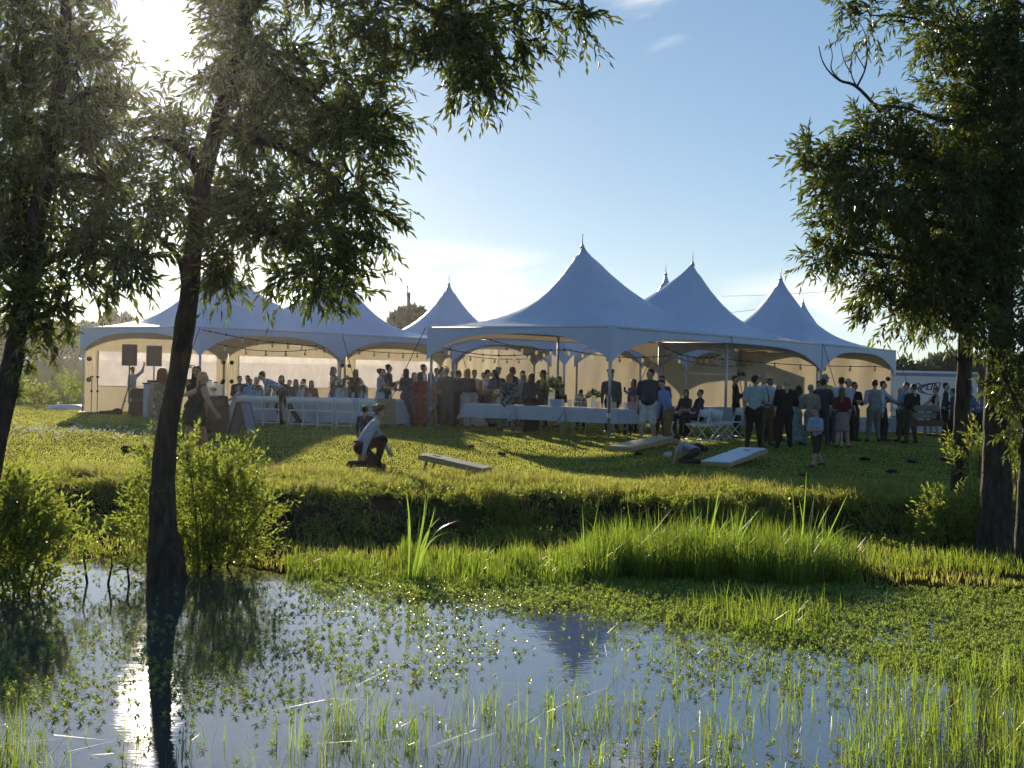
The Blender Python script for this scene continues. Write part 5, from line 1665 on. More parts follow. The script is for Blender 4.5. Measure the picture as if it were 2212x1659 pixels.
P('seated guest with dark hair right of the blue shirt', 1481, 853, 41.0, -40, ('long', 'dark'), 0, (.04, .04, .06), pose='sit', arms=('table', 'table'), female=True, group='guests seated under the near tent')
P('seated young man in navy looking left beside the white chairs', 1512, 852, 40.4, -75, ('short', 'dark'), 0, (.025, .035, .075), pose='sit', arms=('table', 'table'), group='guests seated under the near tent')
P('seated child in pink behind the white shorts', 1366, 872, 40.2, -30, ('bob', 'brown'), 0, (.42, .26, .32), pose='sit', arms=('table', 'table'), female=True, child=True, group='guests seated under the near tent')
P('man in black drinking by the inner tent leg', 1591, 811, 41.4, 80, ('short', 'dark'), 0, BLK, arms=('hold', 'down'), extras=(held('bottle', 0),), group='guests under the near tent')
# ---- right-hand group
g4 = 'guests standing at the right'
P('man in a red cap, loose pale green shirt and black trousers', 1631, 810, 35.3, 165, ('short', 'dark'), 0, (.28, .38, .40), sleeve='short', bot=BLK, arms=('down', 'fold'), build=1.08, group=g4, res=.024, extras=(cap_hat((.22, .015, .02)),), head=(-55, 0))
P('man in a white shirt with a long dark tie and khaki trousers', 1655, 808, 36.0, 15, ('short', 'grey'), 0, (.46, .48, .56), bot=(.13, .095, .055), arms=('pocket', 'pocket'), build=1.12, group=g4, res=.024, extras=(tie((.07, .04, .06)), belt()))
P('man whose dark face shows behind the long dark tie', 1668, 817, 38.2, 0, ('short', 'dark'), 2, (.05, .05, .06), group=g4)
P('broad bald man in a black suit, back turned', 1697, 817, 35.4, 175, None, 0, BLK, bot=BLK, arms=('fold', 'fold'), build=1.16, group=g4, res=.024)
P('grey-haired woman behind the black suit', 1681, 828, 38.8, 30, ('bob', 'grey'), 0, (.16, .16, .13), female=True, group=g4)
P('woman in an aqua print dress right of the black suit', 1721, 832, 37.0, 150, ('bob', 'dark'), 0, dress=(.16, .26, .26), dpat=(.30, .36, .32), sleeve='short', legs='bare', arms=('fold', 'fold'), female=True, hem=(.05, .15), group=g4)
P('short-haired grey woman in a long beige coat', 1754, 830, 36.6, 170, ('short', 'grey'), 0, (.24, .23, .19), bot=(.14, .20, .20), arms=('fold', 'fold'), female=True, build=1.08, hem=(.28, .115), group=g4)
P('man in dark blue right of the beige coat', 1777, 817, 37.0, 150, ('short', 'dark'), 0, (.035, .045, .06), bot=(.04, .05, .07), arms=('fold', 'fold'), group=g4)
P('man in a yellow shirt and cap behind the dark blue man', 1785, 808, 39.2, 120, ('short', 'grey'), 0, (.36, .36, .10), sleeve='short', group=g4, extras=(cap_hat((.16, .17, .20)),))
P('dark guest between the beige coat and the yellow shirt', 1767, 822, 39.6, 10, ('short', 'dark'), 0, (.02, .02, .025), group=g4)
P('man in a white shirt behind the girl with the crutch', 1816, 814, 38.8, 170, ('short', 'dark'), 0, (.40, .42, .50), bot=(.06, .06, .10), group=g4)
P('shaven-headed man in a pale blue shirt', 1832, 816, 40.2, 40, ('balding', 'dark'), 0, (.34, .38, .52), group=g4)
P('long-haired girl in a maroon top and white floral skirt on a crutch', 1822, 836, 36.2, 165, ('long', 'lightbrown'), 0, (.10, .015, .025), sleeve='short', bot=(.22, .19, .19), legs='bare', arms=('fold', 'fold'), female=True, hem=(.28, .12), group=g4)
P('man in a black shirt with folded arms', 1845, 824, 40.4, 30, ('short', 'dark'), 1, BLK, bot=(.05, .042, .035), arms=('cross', 'cross'), group=g4)
P('man in a white shirt and light grey waistcoat and trousers, back turned', 1889, 820, 40.4, 175, ('short', 'dark'), 0, (.22, .22, .24), scol=(.44, .47, .54), bot=(.17, .165, .16), arms=('drink', 'down'), group='men at the end tent')
P('man in profile in a pale blue shirt holding out a beer bottle', 1908, 822, 41.2, 85, ('short', 'brown'), 0, (.34, .40, .50), bot=(.03, .03, .04), arms=('reach', 'reach'), group='men at the end tent', extras=(held('bottle', 0),))
P('man with a pale blue tie facing left by the trailer', 1955, 825, 41.0, -70, ('short', 'dark'), 0, (.24, .28, .42), bot=(.12, .09, .065), arms=('drink', 'drink'), group='men by the trailer', extras=(tie((.30, .42, .52)),))
P('man in a black jacket and brown trousers behind the tie wearer', 1971, 829, 40.4, -150, ('short', 'dark'), 0, BLK, bot=(.07, .05, .035), arms=('fold', 'fold'), build=1.08, group='men by the trailer')
P('blonde woman glowing in the sun at the trailer corner', 1944, 838, 47.0, 60, ('long', 'blonde'), 0, (.45, .40, .36), female=True, group='guests by the trailer')
P('red-haired woman with a bun in a dark red dress at the trailer bar', 2022, 837, 47.5, -80, ('updo', 'red'), 0, dress=(.05, .010, .012), sleeve='none', legs='bare', arms=('table', 'reach'), female=True, hem=(.28, .14), group='guests by the trailer')
P('man in a dark suit queueing behind the woman in red', 2042, 826, 43.0, 75, ('short', 'dark'), 0, (.035, .04, .045), bot=(.02, .02, .022), arms=('fold', 'drink'), group='guests by the trailer')
P('man in navy partly behind the slimmer willow trunk', 2062, 838, 42.6, -100, ('short', 'dark'), 0, (.04, .055, .11), bot=BLK, arms=('fold', 'down'), group='guests by the trailer')
P('guest in dark clothes right of the slimmer trunk', 2094, 835, 45.0, 90, ('short', 'dark'), 0, (.03, .03, .035), sleeve='short', arms=('drink', 'fold'), bot=BLK, group='guests by the trailer')
P('guest in blue between the two right-hand trunks', 2114, 838, 44.0, -30, ('short', 'dark'), 0, (.10, .16, .34), sleeve='short', bot=(.02, .02, .03), arms=('fold', 'pocket'), group='guests by the trailer')
# ================================================================ furniture and small things
def ground_at(x, y, z=None):
    """photo position of a foot point -> world ground point"""
    D = 35.0
    for _ in range(12):
        g = zg(p2w(x, y, D).x, D)
        D = (CAMZ - g) * FPX / ((y - 829.5) - ROLL * (x - 1106) - HOR)
    w = p2w(x, y, D)
    return Vector((w.x, D, zg(w.x, D)))

# ---- white folding chairs
def chair_proto():
    t = thing('folding_chair', 'x', 'chair', (0, 0, 0), group='white folding chairs')
    m = MB().box((0, 0, .445), (.40, .38, .022)); m.box((0, -.19, .437), (.40, .02, .035)); m.build('seat', WHITE, t)
    V = []
    for k in range(9):
        a = -1 + k / 4
        V.append((a * .205, .235 + .02 * (1 - a * a), .80 - .05 * a ** 4)); V.append((a * .205, .215 + .02 * (1 - a * a), .62))
    F = [(2 * k, 2 * k + 1, 2 * k + 3, 2 * k + 2) for k in range(8)]
    V2 = [(x, y + .014, z) for x, y, z in V]
    F2 = [tuple(i + 18 for i in reversed(f)) for f in F] + [(2 * k, 2 * k + 2, 2 * k + 20, 2 * k + 18) for k in range(8)] + [(2 * k + 1, 2 * k + 19, 2 * k + 21, 2 * k + 3) for k in range(8)] + [(0, 18, 19, 1), (16, 17, 35, 34)]
    MB().raw(V + V2, F + F2, 0, True).build('backrest', WHITE, t)
    for s in (-1, 1):
        MB().tube([(s * .215, .245, .80), (s * .215, .15, .44), (s * .215, -.25, .0)], .012, 6).build('front_leg', WHITE, t)
        MB().tube([(s * .195, -.17, .44), (s * .195, .25, .0)], .012, 6).build('rear_leg', WHITE, t)
    MB().tube([(-.215, -.19, .09), (.215, -.19, .09)], .009, 5).build('stretcher', WHITE, t)
    MB().tube([(-.195, .17, .085), (.195, .17, .085)], .009, 5).build('stretcher', WHITE, t)
    return t
CH = chair_proto()
def chair(x, y, rz, label, group, first=[True], at=None):
    o = CH if first[0] else copy_tree(CH)
    first[0] = False
    o.location = at or ground_at(x, y)
    o.rotation_euler = (0, 0, R(rz))
    o['label'], o['group'] = label, group
# rotation 0: seat faces -Y (towards the camera)
tl = 'white chairs along the long table'
for k, (x, D, lb) in enumerate(((533, 41.5, 'white folding chair at the left end of the long table'), (557, 41.3, 'white folding chair second from the left end of the long table'), (585, 41.2, 'white folding chair just left of the bending man'),
        (640, 40.9, 'white folding chair just right of the bending man'), (672, 40.6, 'white folding chair in front of the woman in red'), (702, 40.3, 'white folding chair in front of the woman with the camera'),
        (745, 40.0, 'white folding chair second from the right end of the long table'), (795, 39.7, 'white folding chair nearest the burlap end of the long table'))):
    w = p2w(x, 900, D)
    chair(0, 0, 180 + (k * 37 % 11) - 5, lb, tl, at=(w.x, D, zg(w.x, D)))
tr = 'white chairs in front of the near tent'
chair(1505, 957, -62, 'leftmost of the clustered white folding chairs', tr)
chair(1530, 959, -52, 'second of the clustered white folding chairs', tr)
chair(1556, 954, 58, 'white folding chair turned against its neighbours', tr)
chair(1580, 949, -70, 'white folding chair standing apart towards the red cap', tr)
chair(1432, 950, 20, 'white folding chair behind the blue-shirted man', tr)
chair(1405, 930, 15, 'white folding chair behind the white shorts', tr)

# ---- tables and cloths
def table(label, cloth_label, a, b, wd, h, drop, burlap=False, full=False):
    """a, b: ends of the table's centre line (world x, y)"""
    a, b = Vector((a[0], a[1])), Vector((b[0], b[1]))
    c = (a + b) / 2
    L = (b - a).length
    rz = math.atan2((b - a).y, (b - a).x)
    g = zg(c.x, c.y)
    t = thing('folding_table', label, 'table', (c.x, c.y, g), rz, 'folding tables under the tents')
    MB().box((0, 0, h - .025), (L - .04, wd - .04, .04)).build('tabletop', mat('table_plastic', (.45, .45, .44)), t)
    for sx in (-1, 1):
        for sy in (-1, 1):
            MB().tube([(sx * (L / 2 - .2), sy * (wd / 2 - .1), h - .05), (sx * (L / 2 - .14), sy * (wd / 2 - .08), 0)], .014, 6).build('leg', STEEL, t)
        MB().tube([(sx * (L / 2 - .16), -(wd / 2 - .09), .2), (sx * (L / 2 - .16), wd / 2 - .09, .2)], .010, 5).build('brace', STEEL, t)
    # cloth: grid draped over the top with folds at the hem
    V, F = [], []
    nx_, ny_ = 44, 24
    ex, ey = L / 2 + .01, wd / 2 + .01
    for j in range(ny_ + 1):
        for i in range(nx_ + 1):
            u = (i / nx_ * 2 - 1) * (ex + drop); v = (j / ny_ * 2 - 1) * (ey + drop)
            x = max(-ex, min(ex, u)); y = max(-ey, min(ey, v))
            du, dv = abs(u) - ex, abs(v) - ey
            d = max(du, dv, 0)
            z = h + .006 - d
            f = d / drop
            w = .03 * f * math.sin(u * 9 + v * 11) + .02 * f * math.sin(u * 23)
            if du > 0 and dv > 0:      # hanging corner
                z = h + .006 - max(du, dv) - .25 * min(du, dv)
                x += math.copysign(min(.10, .35 * min(du, dv)), u); y += math.copysign(min(.10, .35 * min(du, dv)), v)
            if du > 0:
                x += math.copysign(.02 * f + abs(w), u)
            if dv > 0:
                y += math.copysign(.02 * f + abs(w), v)
            V.append((x, y, max(.03, z)))
    for j in range(ny_):
        for i in range(nx_):
            q = j * (nx_ + 1) + i
            F.append((q, q + 1, q + nx_ + 2, q + nx_ + 1))
    o = MB().raw(V, F, 0, True).build('tablecloth', LINEN)
    o.location = (c.x, c.y, g); o.rotation_euler = (0, 0, rz)
    tag(o, cloth_label, 'tablecloth', 'white tablecloths')
    return t, c, rz, g + h + .01, L
p1, p2 = p2w(520, 856, 43.4), p2w(700, 861, 42.6)
p3 = p2w(858, 866, 41.9)
TLa = table('left half of the long dining table under its cloth', 'white cloth hanging to the grass behind the bending man', (p1.x, 43.4), (p2.x - .02, 42.6), .76, .75, .66)
TLb = table('right half of the long dining table under its cloth', 'white cloth hanging to the grass behind the crouching pair', (p2.x + .02, 42.6), (p3.x, 41.9), .76, .75, .66)
BURL = mat('burlap', (.30, .21, .11), rough=.95, var=.25, scale=40, bump=.3, bscale=80)
e = p2w(862, 868, 41.5)
o = MB().raw([(-.27, -.02, .0), (.27, -.02, .0), (.27, .45, .0), (-.27, .45, .0), (-.29, -.04, -.64), (.29, -.04, -.64)], [(0, 1, 2, 3), (1, 0, 4, 5)], 0).build('table_runner', BURL)
o.location = (p3.x - .28, 41.9 - .48, zg(p3.x, 41.9) + .78)
tag(o, 'burlap runner hanging over the right end of the long table', 'table runner')
q = [p2w(1023, 880, 41.6), p2w(1133, 884, 40.6), p2w(1240, 888, 39.6), p2w(1356, 890, 38.55)]
TT = []
for k, (lb, cl) in enumerate((('drinks table at the left, behind the leaf-print jumpsuit', 'white cloth with one sunlit corner on the left drinks table'), ('middle drinks table with the big bouquet', 'white cloth under the big bouquet, hanging in a point'), ('right drinks table behind the corner tent leg', 'white cloth on the table behind the corner tent leg'))):
    TT.append(table(lb, cl, (q[k].x, q[k].y), (q[k + 1].x - .03, q[k + 1].y), .74, .70, .36))
sm = p2w(1540, 880, 43.0)
table('guest table behind the clustered white chairs', 'dark-shaded cloth on the table behind the clustered white chairs', (sm.x - .9, 43.4), (sm.x + .9, 42.4), .75, .74, .5)

# ---- things on tables
GREEN = mat('bouquet_leaf', (.05, .075, .03), rough=.6, trans=.3, tcol=(.18, .24, .06), island=.3)
PET = mat('bouquet_petal', (.62, .60, .50), rough=.7, trans=.35, tcol=(.8, .74, .5), island=.2)
def bouquet(pos, s, label, group='flowers on the tables', vase=True):
    t = thing('flower_vase', label, 'flowers', pos, 0, group)
    MB().lathe([(.045 * s, 0), (.05 * s, .02), (.05 * s, .14 * s), (.038 * s, .17 * s), (.042 * s, .19 * s)], n=10).build('vase', GLASSY, t)
    n = int(90 * s)
    d = rand_dirs(n); d[:, 2] = np.abs(d[:, 2])
    P0 = np.array([0, 0, .22 * s]) + d * np.array([.13, .13, .12]) * s * rng.random((n, 1)) ** .4
    Vv, Ff = leaf_quads(P0, d + rng.normal(size=(n, 3)) * .4, rand_dirs(n), np.full(n, .10 * s), np.full(n, .035 * s))
    f = link('foliage', np_mesh('foliage', Vv, Ff, GREEN), t); f['kind'] = 'stuff'
    bl = MB()
    for k in range(int(11 * s)):
        dd = rand_dirs(1)[0]; dd[2] = abs(dd[2])
        c = np.array([0, 0, .25 * s]) + dd * np.array([.13, .13, .12]) * s
        bl.lathe([(.004, -.02), (.028 * s, -.005), (.034 * s, .015), (.022 * s, .03), (.004, .034)], tuple(c), 7)
    bl.build('blossoms', PET, t)
def on_table(T, along, across):
    t, c, rz, z, L = T
    return (c.x + math.cos(rz) * along - math.sin(rz) * across, c.y + math.sin(rz) * along + math.cos(rz) * across, z)
jar_me = MB().lathe([(.040, 0), (.044, .012), (.044, .10), (.034, .125), (.036, .14)], n=10).mesh('jar', GLASSY)
def jar(pos, label, s=1.0, group='glass jars on the tables'):
    o = link('glass_jar', jar_me); o.location = pos; o.scale = (s, s, s)
    tag(o, label, 'jar', group)
ORD = ('first', 'second', 'third', 'fourth', 'fifth', 'sixth', 'seventh', 'eighth', 'ninth')
bouquet(on_table(TLa, -.8, .05), .8, 'small greenery posy near the left end of the long table')
bouquet(on_table(TLa, .6, .05), .95, 'greenery posy just right of the bending man')
bouquet(on_table(TLb, -.75, .05), 1.25, 'large greenery centrepiece in front of the woman with the camera')
bouquet(on_table(TLb, .0, .05), 1.0, 'greenery centrepiece before the fair-haired woman')
bouquet(on_table(TLb, .65, .05), .9, 'greenery centrepiece before the sky blue dress')
for T, nm in ((TLa, 'left half'), (TLb, 'right half')):
    for k in range(9):
        jar(on_table(T, -.95 + k * .23, .12 * math.sin(k * 2.3)), '%s small glass jar from the left on the %s of the long table' % (ORD[k], nm), .9 + .2 * (k % 2), 'glass jars on the %s of the long table' % nm)
bouquet(on_table(TT[0], .0, .0), 1.0, 'posy of pale flowers in a jar on the left drinks table')
bouquet(on_table(TT[1], .05, .05), 1.9, 'big bouquet of cream flowers on the middle drinks table')
bouquet(on_table(TT[2], -.25, .05), 1.2, 'loose cream bouquet on the right drinks table')
for k, (al, ac) in enumerate(((-.55, .1), (-.4, -.1), (.45, .0), (.6, .12))):
    jar(on_table(TT[1], al, ac), ORD[k] + ' glass jar from the left beside the big bouquet', 1.3, 'glass jars on the middle drinks table')
for k, (al, ac) in enumerate(((.0, -.1), (.2, .1), (.45, 0.), (.7, .1))):
    jar(on_table(TT[2], al, ac), ORD[k] + ' glass jar from the left on the right drinks table', 1.2, 'glass jars on the right drinks table')
# tiered cake stand
ps = on_table(TT[2], -.62, -.02)
cs = thing('cake_stand', 'three-tier stand of small cakes on the right drinks table', 'cake stand', ps)
MB().tube([(0, 0, 0), (0, 0, .34)], .008, 6).build('stem', STEEL, cs)
CAKE = mat('cake', (.22, .10, .05), rough=.8, var=.3)
for z, r in ((.02, .17), (.14, .13), (.26, .09)):
    pl = MB().lathe([(.01, z), (r, z + .004), (r, z + .014), (.01, z + .012)], n=18).build('tier_plate', WHITE, cs)
    for k in range(int(r * 60)):
        a = 6.283 * k / int(r * 60)
        MB().lathe([(.018, 0), (.026, .035), (.024, .045), (.008, .06)], (math.cos(a) * r * .75, math.sin(a) * r * .75, z + .014), 7).build('cupcake', CAKE, pl)
# leaning frame and card box
fr = thing('picture_frame', 'white picture frame leaning on the right drinks table', 'frame', on_table(TT[2], .35, -.05), R(60))
for (c, d) in (((0, 0, .02), (.24, .02, .03)), ((0, .03, .30), (.24, .02, .03)), ((-.11, .015, .16), (.03, .02, .27)), ((.11, .015, .16), (.03, .02, .27))):
    MB().box(c, d, rot=Matrix.Rotation(R(-6), 3, 'X')).build('moulding', WHITE, fr)
MB().box((0, .025, .16), (.20, .006, .26), rot=Matrix.Rotation(R(-6), 3, 'X')).build('picture', mat('print_paper', (.40, .38, .36), var=.4, scale=20), fr)
bx = thing('card_box', 'pale blue card box beside the big bouquet', 'box', on_table(TT[1], .32, -.12), R(15))
MB().box((0, 0, .08), (.24, .18, .16)).build('box_body', mat('pale_blue_card', (.30, .38, .50), var=.06), bx)
MB().box((0, 0, .165), (.25, .19, .022)).build('lid', mat('pale_blue_card', (.30, .38, .50)), bx)

# ---- barrel with drink dispensers
bp = ground_at(462, 934)
ba = thing('wine_barrel', 'dark oak barrel behind the bright shrub', 'barrel', bp)
n = 20
for k in range(n):
    a0, a1 = 6.2832 * (k + .04) / n, 6.2832 * (k + .96) / n
    V = []
    prof = [(.29, .0), (.345, .22), (.365, .43), (.345, .64), (.29, .86)]
    for r_, z in prof:
        for a in (a0, a1):
            V.append((r_ * math.cos(a), r_ * math.sin(a), z))
        for a in (a1, a0):
            V.append(((r_ - .03) * math.cos(a), (r_ - .03) * math.sin(a), z))
    F = []
    for i in range(4):
        for j in range(4):
            F.append((i * 4 + j, i * 4 + (j + 1) % 4, i * 4 + 4 + (j + 1) % 4, i * 4 + 4 + j))
    F += [(3, 2, 1, 0), (16, 17, 18, 19)]
    MB().raw(V, F, 0).build('stave', DARKWOOD, ba)
MB().lathe([(.275, .83), (.275, .85)], n=24).build('barrel_head', DARKWOOD, ba)
for z, r_ in ((.05, .309), (.24, .354), (.62, .354), (.81, .309)):
    MB().lathe([(r_, z - .022), (r_ + .007, z - .022), (r_ + .007, z + .022), (r_, z + .022)], n=24).build('hoop', IRON, ba)
for k, (dx, dy, h, lb) in enumerate(((-.13, .02, .34, 'glass drink dispenser at the left on the barrel'), (.03, -.05, .30, 'glass drink dispenser in the middle on the barrel'), (.15, .08, .28, 'glass drink dispenser at the right on the barrel'))):
    d = thing('drink_dispenser', lb, 'dispenser', (bp.x + dx, bp.y + dy, bp.z + .86), 0, 'dispensers on the barrel')
    MB().lathe([(.055, 0), (.07, .02), (.07, h - .06), (.05, h)], n=12).build('glass', GLASSY, d)
    MB().lathe([(.055, h), (.058, h + .02), (.02, h + .03)], n=12).build('lid', BLACK, d)
    MB().tube([(0, -.07, .05), (0, -.11, .05), (0, -.115, .03)], .010, 6).build('tap', STEEL, d)
bouquet((bp.x + .02, bp.y - .2, bp.z + .86), .5, 'low leafy garland at the front of the barrel top')
# A-board leaning beside the barrel
ab = thing('chalk_board', 'narrow grey A-board standing right of the barrel', 'sign board', ground_at(524, 938), R(64))
SL = mat('grey_board', (.25, .24, .30), rough=.7, var=.12)
for s in (-1, 1):
    MB().box((0, s * .15, .36), (.36, .025, .74), rot=Matrix.Rotation(R(s * 17), 3, 'X')).build('panel', SL, ab)
    for k in (-1, 1):
        MB().box((k * .195, s * .15, .36), (.035, .035, .80), rot=Matrix.Rotation(R(s * 17), 3, 'X')).build('side_rail', DARKWOOD, ab)
MB().box((0, 0, .735), (.38, .05, .03)).build('hinge_bar', DARKWOOD, ab)

# ---- sound system
def speaker(x, y0, y1, D, lb, lb2, group='loudspeakers'):
    w = p2w(x, y1, D); g = zg(w.x, D)
    s = thing('speaker_stand', lb2, 'stand', (w.x, D, g), .3, 'speaker stands')
    h = w.z - g
    MB().tube([(0, 0, .35), (0, 0, h)], .02, 8).build('pole', BLACK, s)
    MB().tube([(0, 0, .95), (0, 0, 1.05)], .035, 8).build('collar', BLACK, s)
    for k in range(3):
        a = k * 2.094
        MB().tube([(.02 * math.cos(a), .02 * math.sin(a), .92), (.48 * math.cos(a), .48 * math.sin(a), .02)], .014, 6).build('leg', BLACK, s)
        MB().tube([(.0, 0, .42), (.27 * math.cos(a), .27 * math.sin(a), .43)], .009, 5).build('strut', BLACK, s)
    H_ = (y1 - y0) * D / FPX
    c = thing('loudspeaker', lb, 'loudspeaker', (w.x, D, w.z), R(12), group)
    b = MB()
    b.raw([(-.23, -.19, 0), (.23, -.19, 0), (.15, .19, 0), (-.15, .19, 0), (-.23, -.19, H_), (.23, -.19, H_), (.15, .19, H_), (-.15, .19, H_)], [(3, 2, 1, 0), (4, 5, 6, 7), (0, 1, 5, 4), (1, 2, 6, 5), (2, 3, 7, 6), (3, 0, 4, 7)])
    b.build('cabinet', BLACK, c)
    MB().box((0, -.197, H_ / 2), (.41, .012, H_ - .06)).build('grille', mat('grille_mesh', (.02, .02, .02), rough=.9, var=.4, scale=120), c)
    MB().tube([(-.08, .195, H_ - .12), (.08, .195, H_ - .12)], .012, 5).build('handle', BLACK, c)
speaker(280, 744, 790, 48.0, 'left black loudspeaker high on its tripod', 'black tripod stand under the left loudspeaker')
speaker(333, 747, 791, 47.0, 'right black loudspeaker, nearly touching the leaning trunk', 'black tripod stand under the right loudspeaker')
w = p2w(306, 880, 47.6)
for k, (z, h, lb) in enumerate(((0, .48, 'black bass cabinet standing on the grass below the loudspeakers'), (.49, .36, 'black amplifier case stacked on the bass cabinet'))):
    c = thing('bass_cabinet' if k == 0 else 'amplifier_case', lb, 'loudspeaker' if k == 0 else 'case', (w.x, 47.6, zg(w.x, 47.6) + z), .1)
    MB().box((0, 0, h / 2), (.62, .5, h)).build('shell', BLACK, c)
    for s in (-1, 1):
        for zz in (.03, h - .03):
            MB().box((s * .30, -.245, zz), (.05, .03, .05)).build('corner_cap', STEEL, c)
    MB().box((0, -.256, h / 2), (.54, .012, h - .1)).build('grille', mat('grille_mesh', (.02, .02, .02)), c)
w = p2w(345, 850, 46.6)
dj = thing('mixing_desk', 'white-fronted mixing desk just left of the leaning trunk', 'desk', (w.x, 46.6, zg(w.x, 46.6)), .1)
MB().box((0, 0, .5), (.9, .5, .98)).build('front_cloth', LINEN, dj)
MB().box((0, 0, 1.01), (.96, .56, .04)).build('top', BLACK, dj)
MB().box((-.1, 0, 1.07), (.5, .35, .08)).build('mixer', BLACK, dj)
for k, x in enumerate((197, 210)):
    w = p2w(x, 884, 49.0); g = zg(w.x, 49.0)
    ms = thing('light_stand', ('left of two thin black stands before the clear window', 'right of two thin black stands before the clear window')[k], 'stand', (w.x, 49.0, g), 0, 'thin stands')
    MB().tube([(0, 0, .02), (0, 0, 1.15)], .012, 6).build('pole', BLACK, ms)
    MB().lathe([(.14, 0), (.14, .012), (.02, .03)], n=14).build('base', BLACK, ms)
    MB().box((0, 0, 1.15), (.10, .05, .05)).box((0, 0, .70), (.06, .05, .07)).build('clamp', BLACK, ms)
def lump(pts, r, mats, name, label, cat, group=None, seed=1, res=.02):
    """soft heap of cloth or cable"""
    rr = np.random.default_rng(seed)
    pr = [ell(p, V3(*q)) for p, q in zip(pts, r)]
    V, F, M = sdf_mesh(pr, res, .012)
    return V, F
w = p2w(238, 884, 48.2)
V, F = lump([(0, 0, .06), (.22, .05, .09), (-.25, 0, .05)], [(.2, .15, .07), (.16, .14, .11), (.12, .1, .06)], BLACK, 'x', '', '')
o = link('cable_heap', np_mesh('cable_heap', V, F, BLACK, smooth_f=True)); o.location = (w.x, 48.2, zg(w.x, 48.2)); tag(o, 'black heap of cables under the clear tent window', 'cables')
w = p2w(146, 877, 53.0)
ka = thing('small_boat', 'glossy pale hull lying on the grass left of the tents', 'boat', (w.x, 53.0, zg(w.x, 53.0)), R(8))
V, F = [], []
for i in range(13):
    t = i / 12 * 2 - 1
    wd_, hh_ = .30 * (1 - t * t) ** .6 + .005, .16 * (1 - t * t) ** .5 + .02
    for k in range(9):
        a = math.pi * k / 8
        V.append((t * .75, math.cos(a) * wd_, math.sin(a) * hh_))
for i in range(12):
    for k in range(8):
        F.append((i * 9 + k, i * 9 + k + 1, i * 9 + 10 + k, i * 9 + 9 + k))
MB().raw(V, F, 0, True).build('hull', mat('gelcoat', (.62, .56, .58), rough=.12, spec=.8, var=.05), ka)
MB().tube([(-.76, 0, .02), (0, 0, .185), (.76, 0, .02)], .012, 5).build('keel_strip', BLACK, ka)

# ---- bean-bag boards
def toss_board(label, a, b, wd, deck, hole=True, lift=.28, bags=()):
    """a: low end centre, b: raised end centre, world points on the grass"""
    a, b = Vector(a), Vector(b)
    t = thing('bean_bag_board', label, 'game board', a, math.atan2((b - a).y, (b - a).x), 'bean-bag boards')
    L = (b - a).length
    sl_ = math.atan2(lift - .07, L)
    rot = Matrix.Rotation(-sl_, 4, 'Y')
    Lf = math.hypot(L, lift - .07)
    # deck with a round hole near the raised end
    n_ = 20
    hx, hr = Lf * .80, .085
    ring = [(hx + hr * math.cos(6.2832 * k / n_), hr * math.sin(6.2832 * k / n_)) for k in range(n_)]
    outer = []
    for k in range(n_):
        c_, s_2 = math.cos(6.2832 * k / n_), math.sin(6.2832 * k / n_)
        m_ = max(abs(c_), abs(s_2))
        outer.append((hx + (Lf - hx) * c_ / m_, wd / 2 * s_2 / m_))
    V, F = [], []
    for z in (.10, .083):
        V += [(x, y, z) for x, y in ring] + [(x, y, z) for x, y in outer]
    for k in range(n_):
        k2 = (k + 1) % n_
        F += [(k, n_ + k, n_ + k2, k2), (2 * n_ + k2, 3 * n_ + k2, 3 * n_ + k, 2 * n_ + k), (k2, 2 * n_ + k2, 2 * n_ + k, k)]
    x0 = hx - (Lf - hx)
    m = MB().raw(V, F)
    m.box(((x0) / 2, 0, .0915), (x0, wd, .017))
    d = m.build('deck', deck, t)
    d.matrix_local = Matrix.Translation((0, 0, 0)) @ rot
    for nm, c, dd in (('side_rail', (Lf / 2, wd / 2 - .019, .041), (Lf, .038, .082)), ('side_rail', (Lf / 2, -wd / 2 + .019, .041), (Lf, .038, .082)), ('end_rail', (.019, 0, .041), (.038, wd - .08, .08)), ('end_rail', (Lf - .019, 0, .041), (.038, wd - .08, .08))):
        o = MB().box(c, dd).build(nm, WOOD, t); o.matrix_local = rot
    o = MB().lathe([(.002, .004), (hr * .9, .004), (hr + .004, .082), (hr + .010, .082), (hr, -.004), (.002, -.006)], (hx, 0, 0), 16).build('hole_dark_cup', cloth((.008, .008, .008)), t); o.matrix_local = rot  # black cup added under the hole only to make it look dark
    for s in (-1, 1):
        MB().tube([(L - .16, s * (wd / 2 - .06), lift - .03), (L - .10, s * (wd / 2 - .06), .0)], .03, 4).build('leg', WOOD, t)
    return t
DW = mat('deck_white', (.50, .56, .66), rough=.35, var=.10, scale=6, spec=.4)
DT = mat('deck_ply', (.46, .38, .24), rough=.5, var=.25, scale=4, stretch=(1, 9, 9))
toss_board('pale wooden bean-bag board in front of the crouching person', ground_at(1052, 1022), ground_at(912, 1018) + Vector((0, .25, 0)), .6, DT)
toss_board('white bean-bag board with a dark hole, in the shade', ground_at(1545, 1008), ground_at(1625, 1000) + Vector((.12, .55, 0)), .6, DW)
toss_board('brown bean-bag board lying before the burly man', ground_at(1338, 974), ground_at(1428, 966) + Vector((.1, .3, 0)), .6, DT, lift=.24)
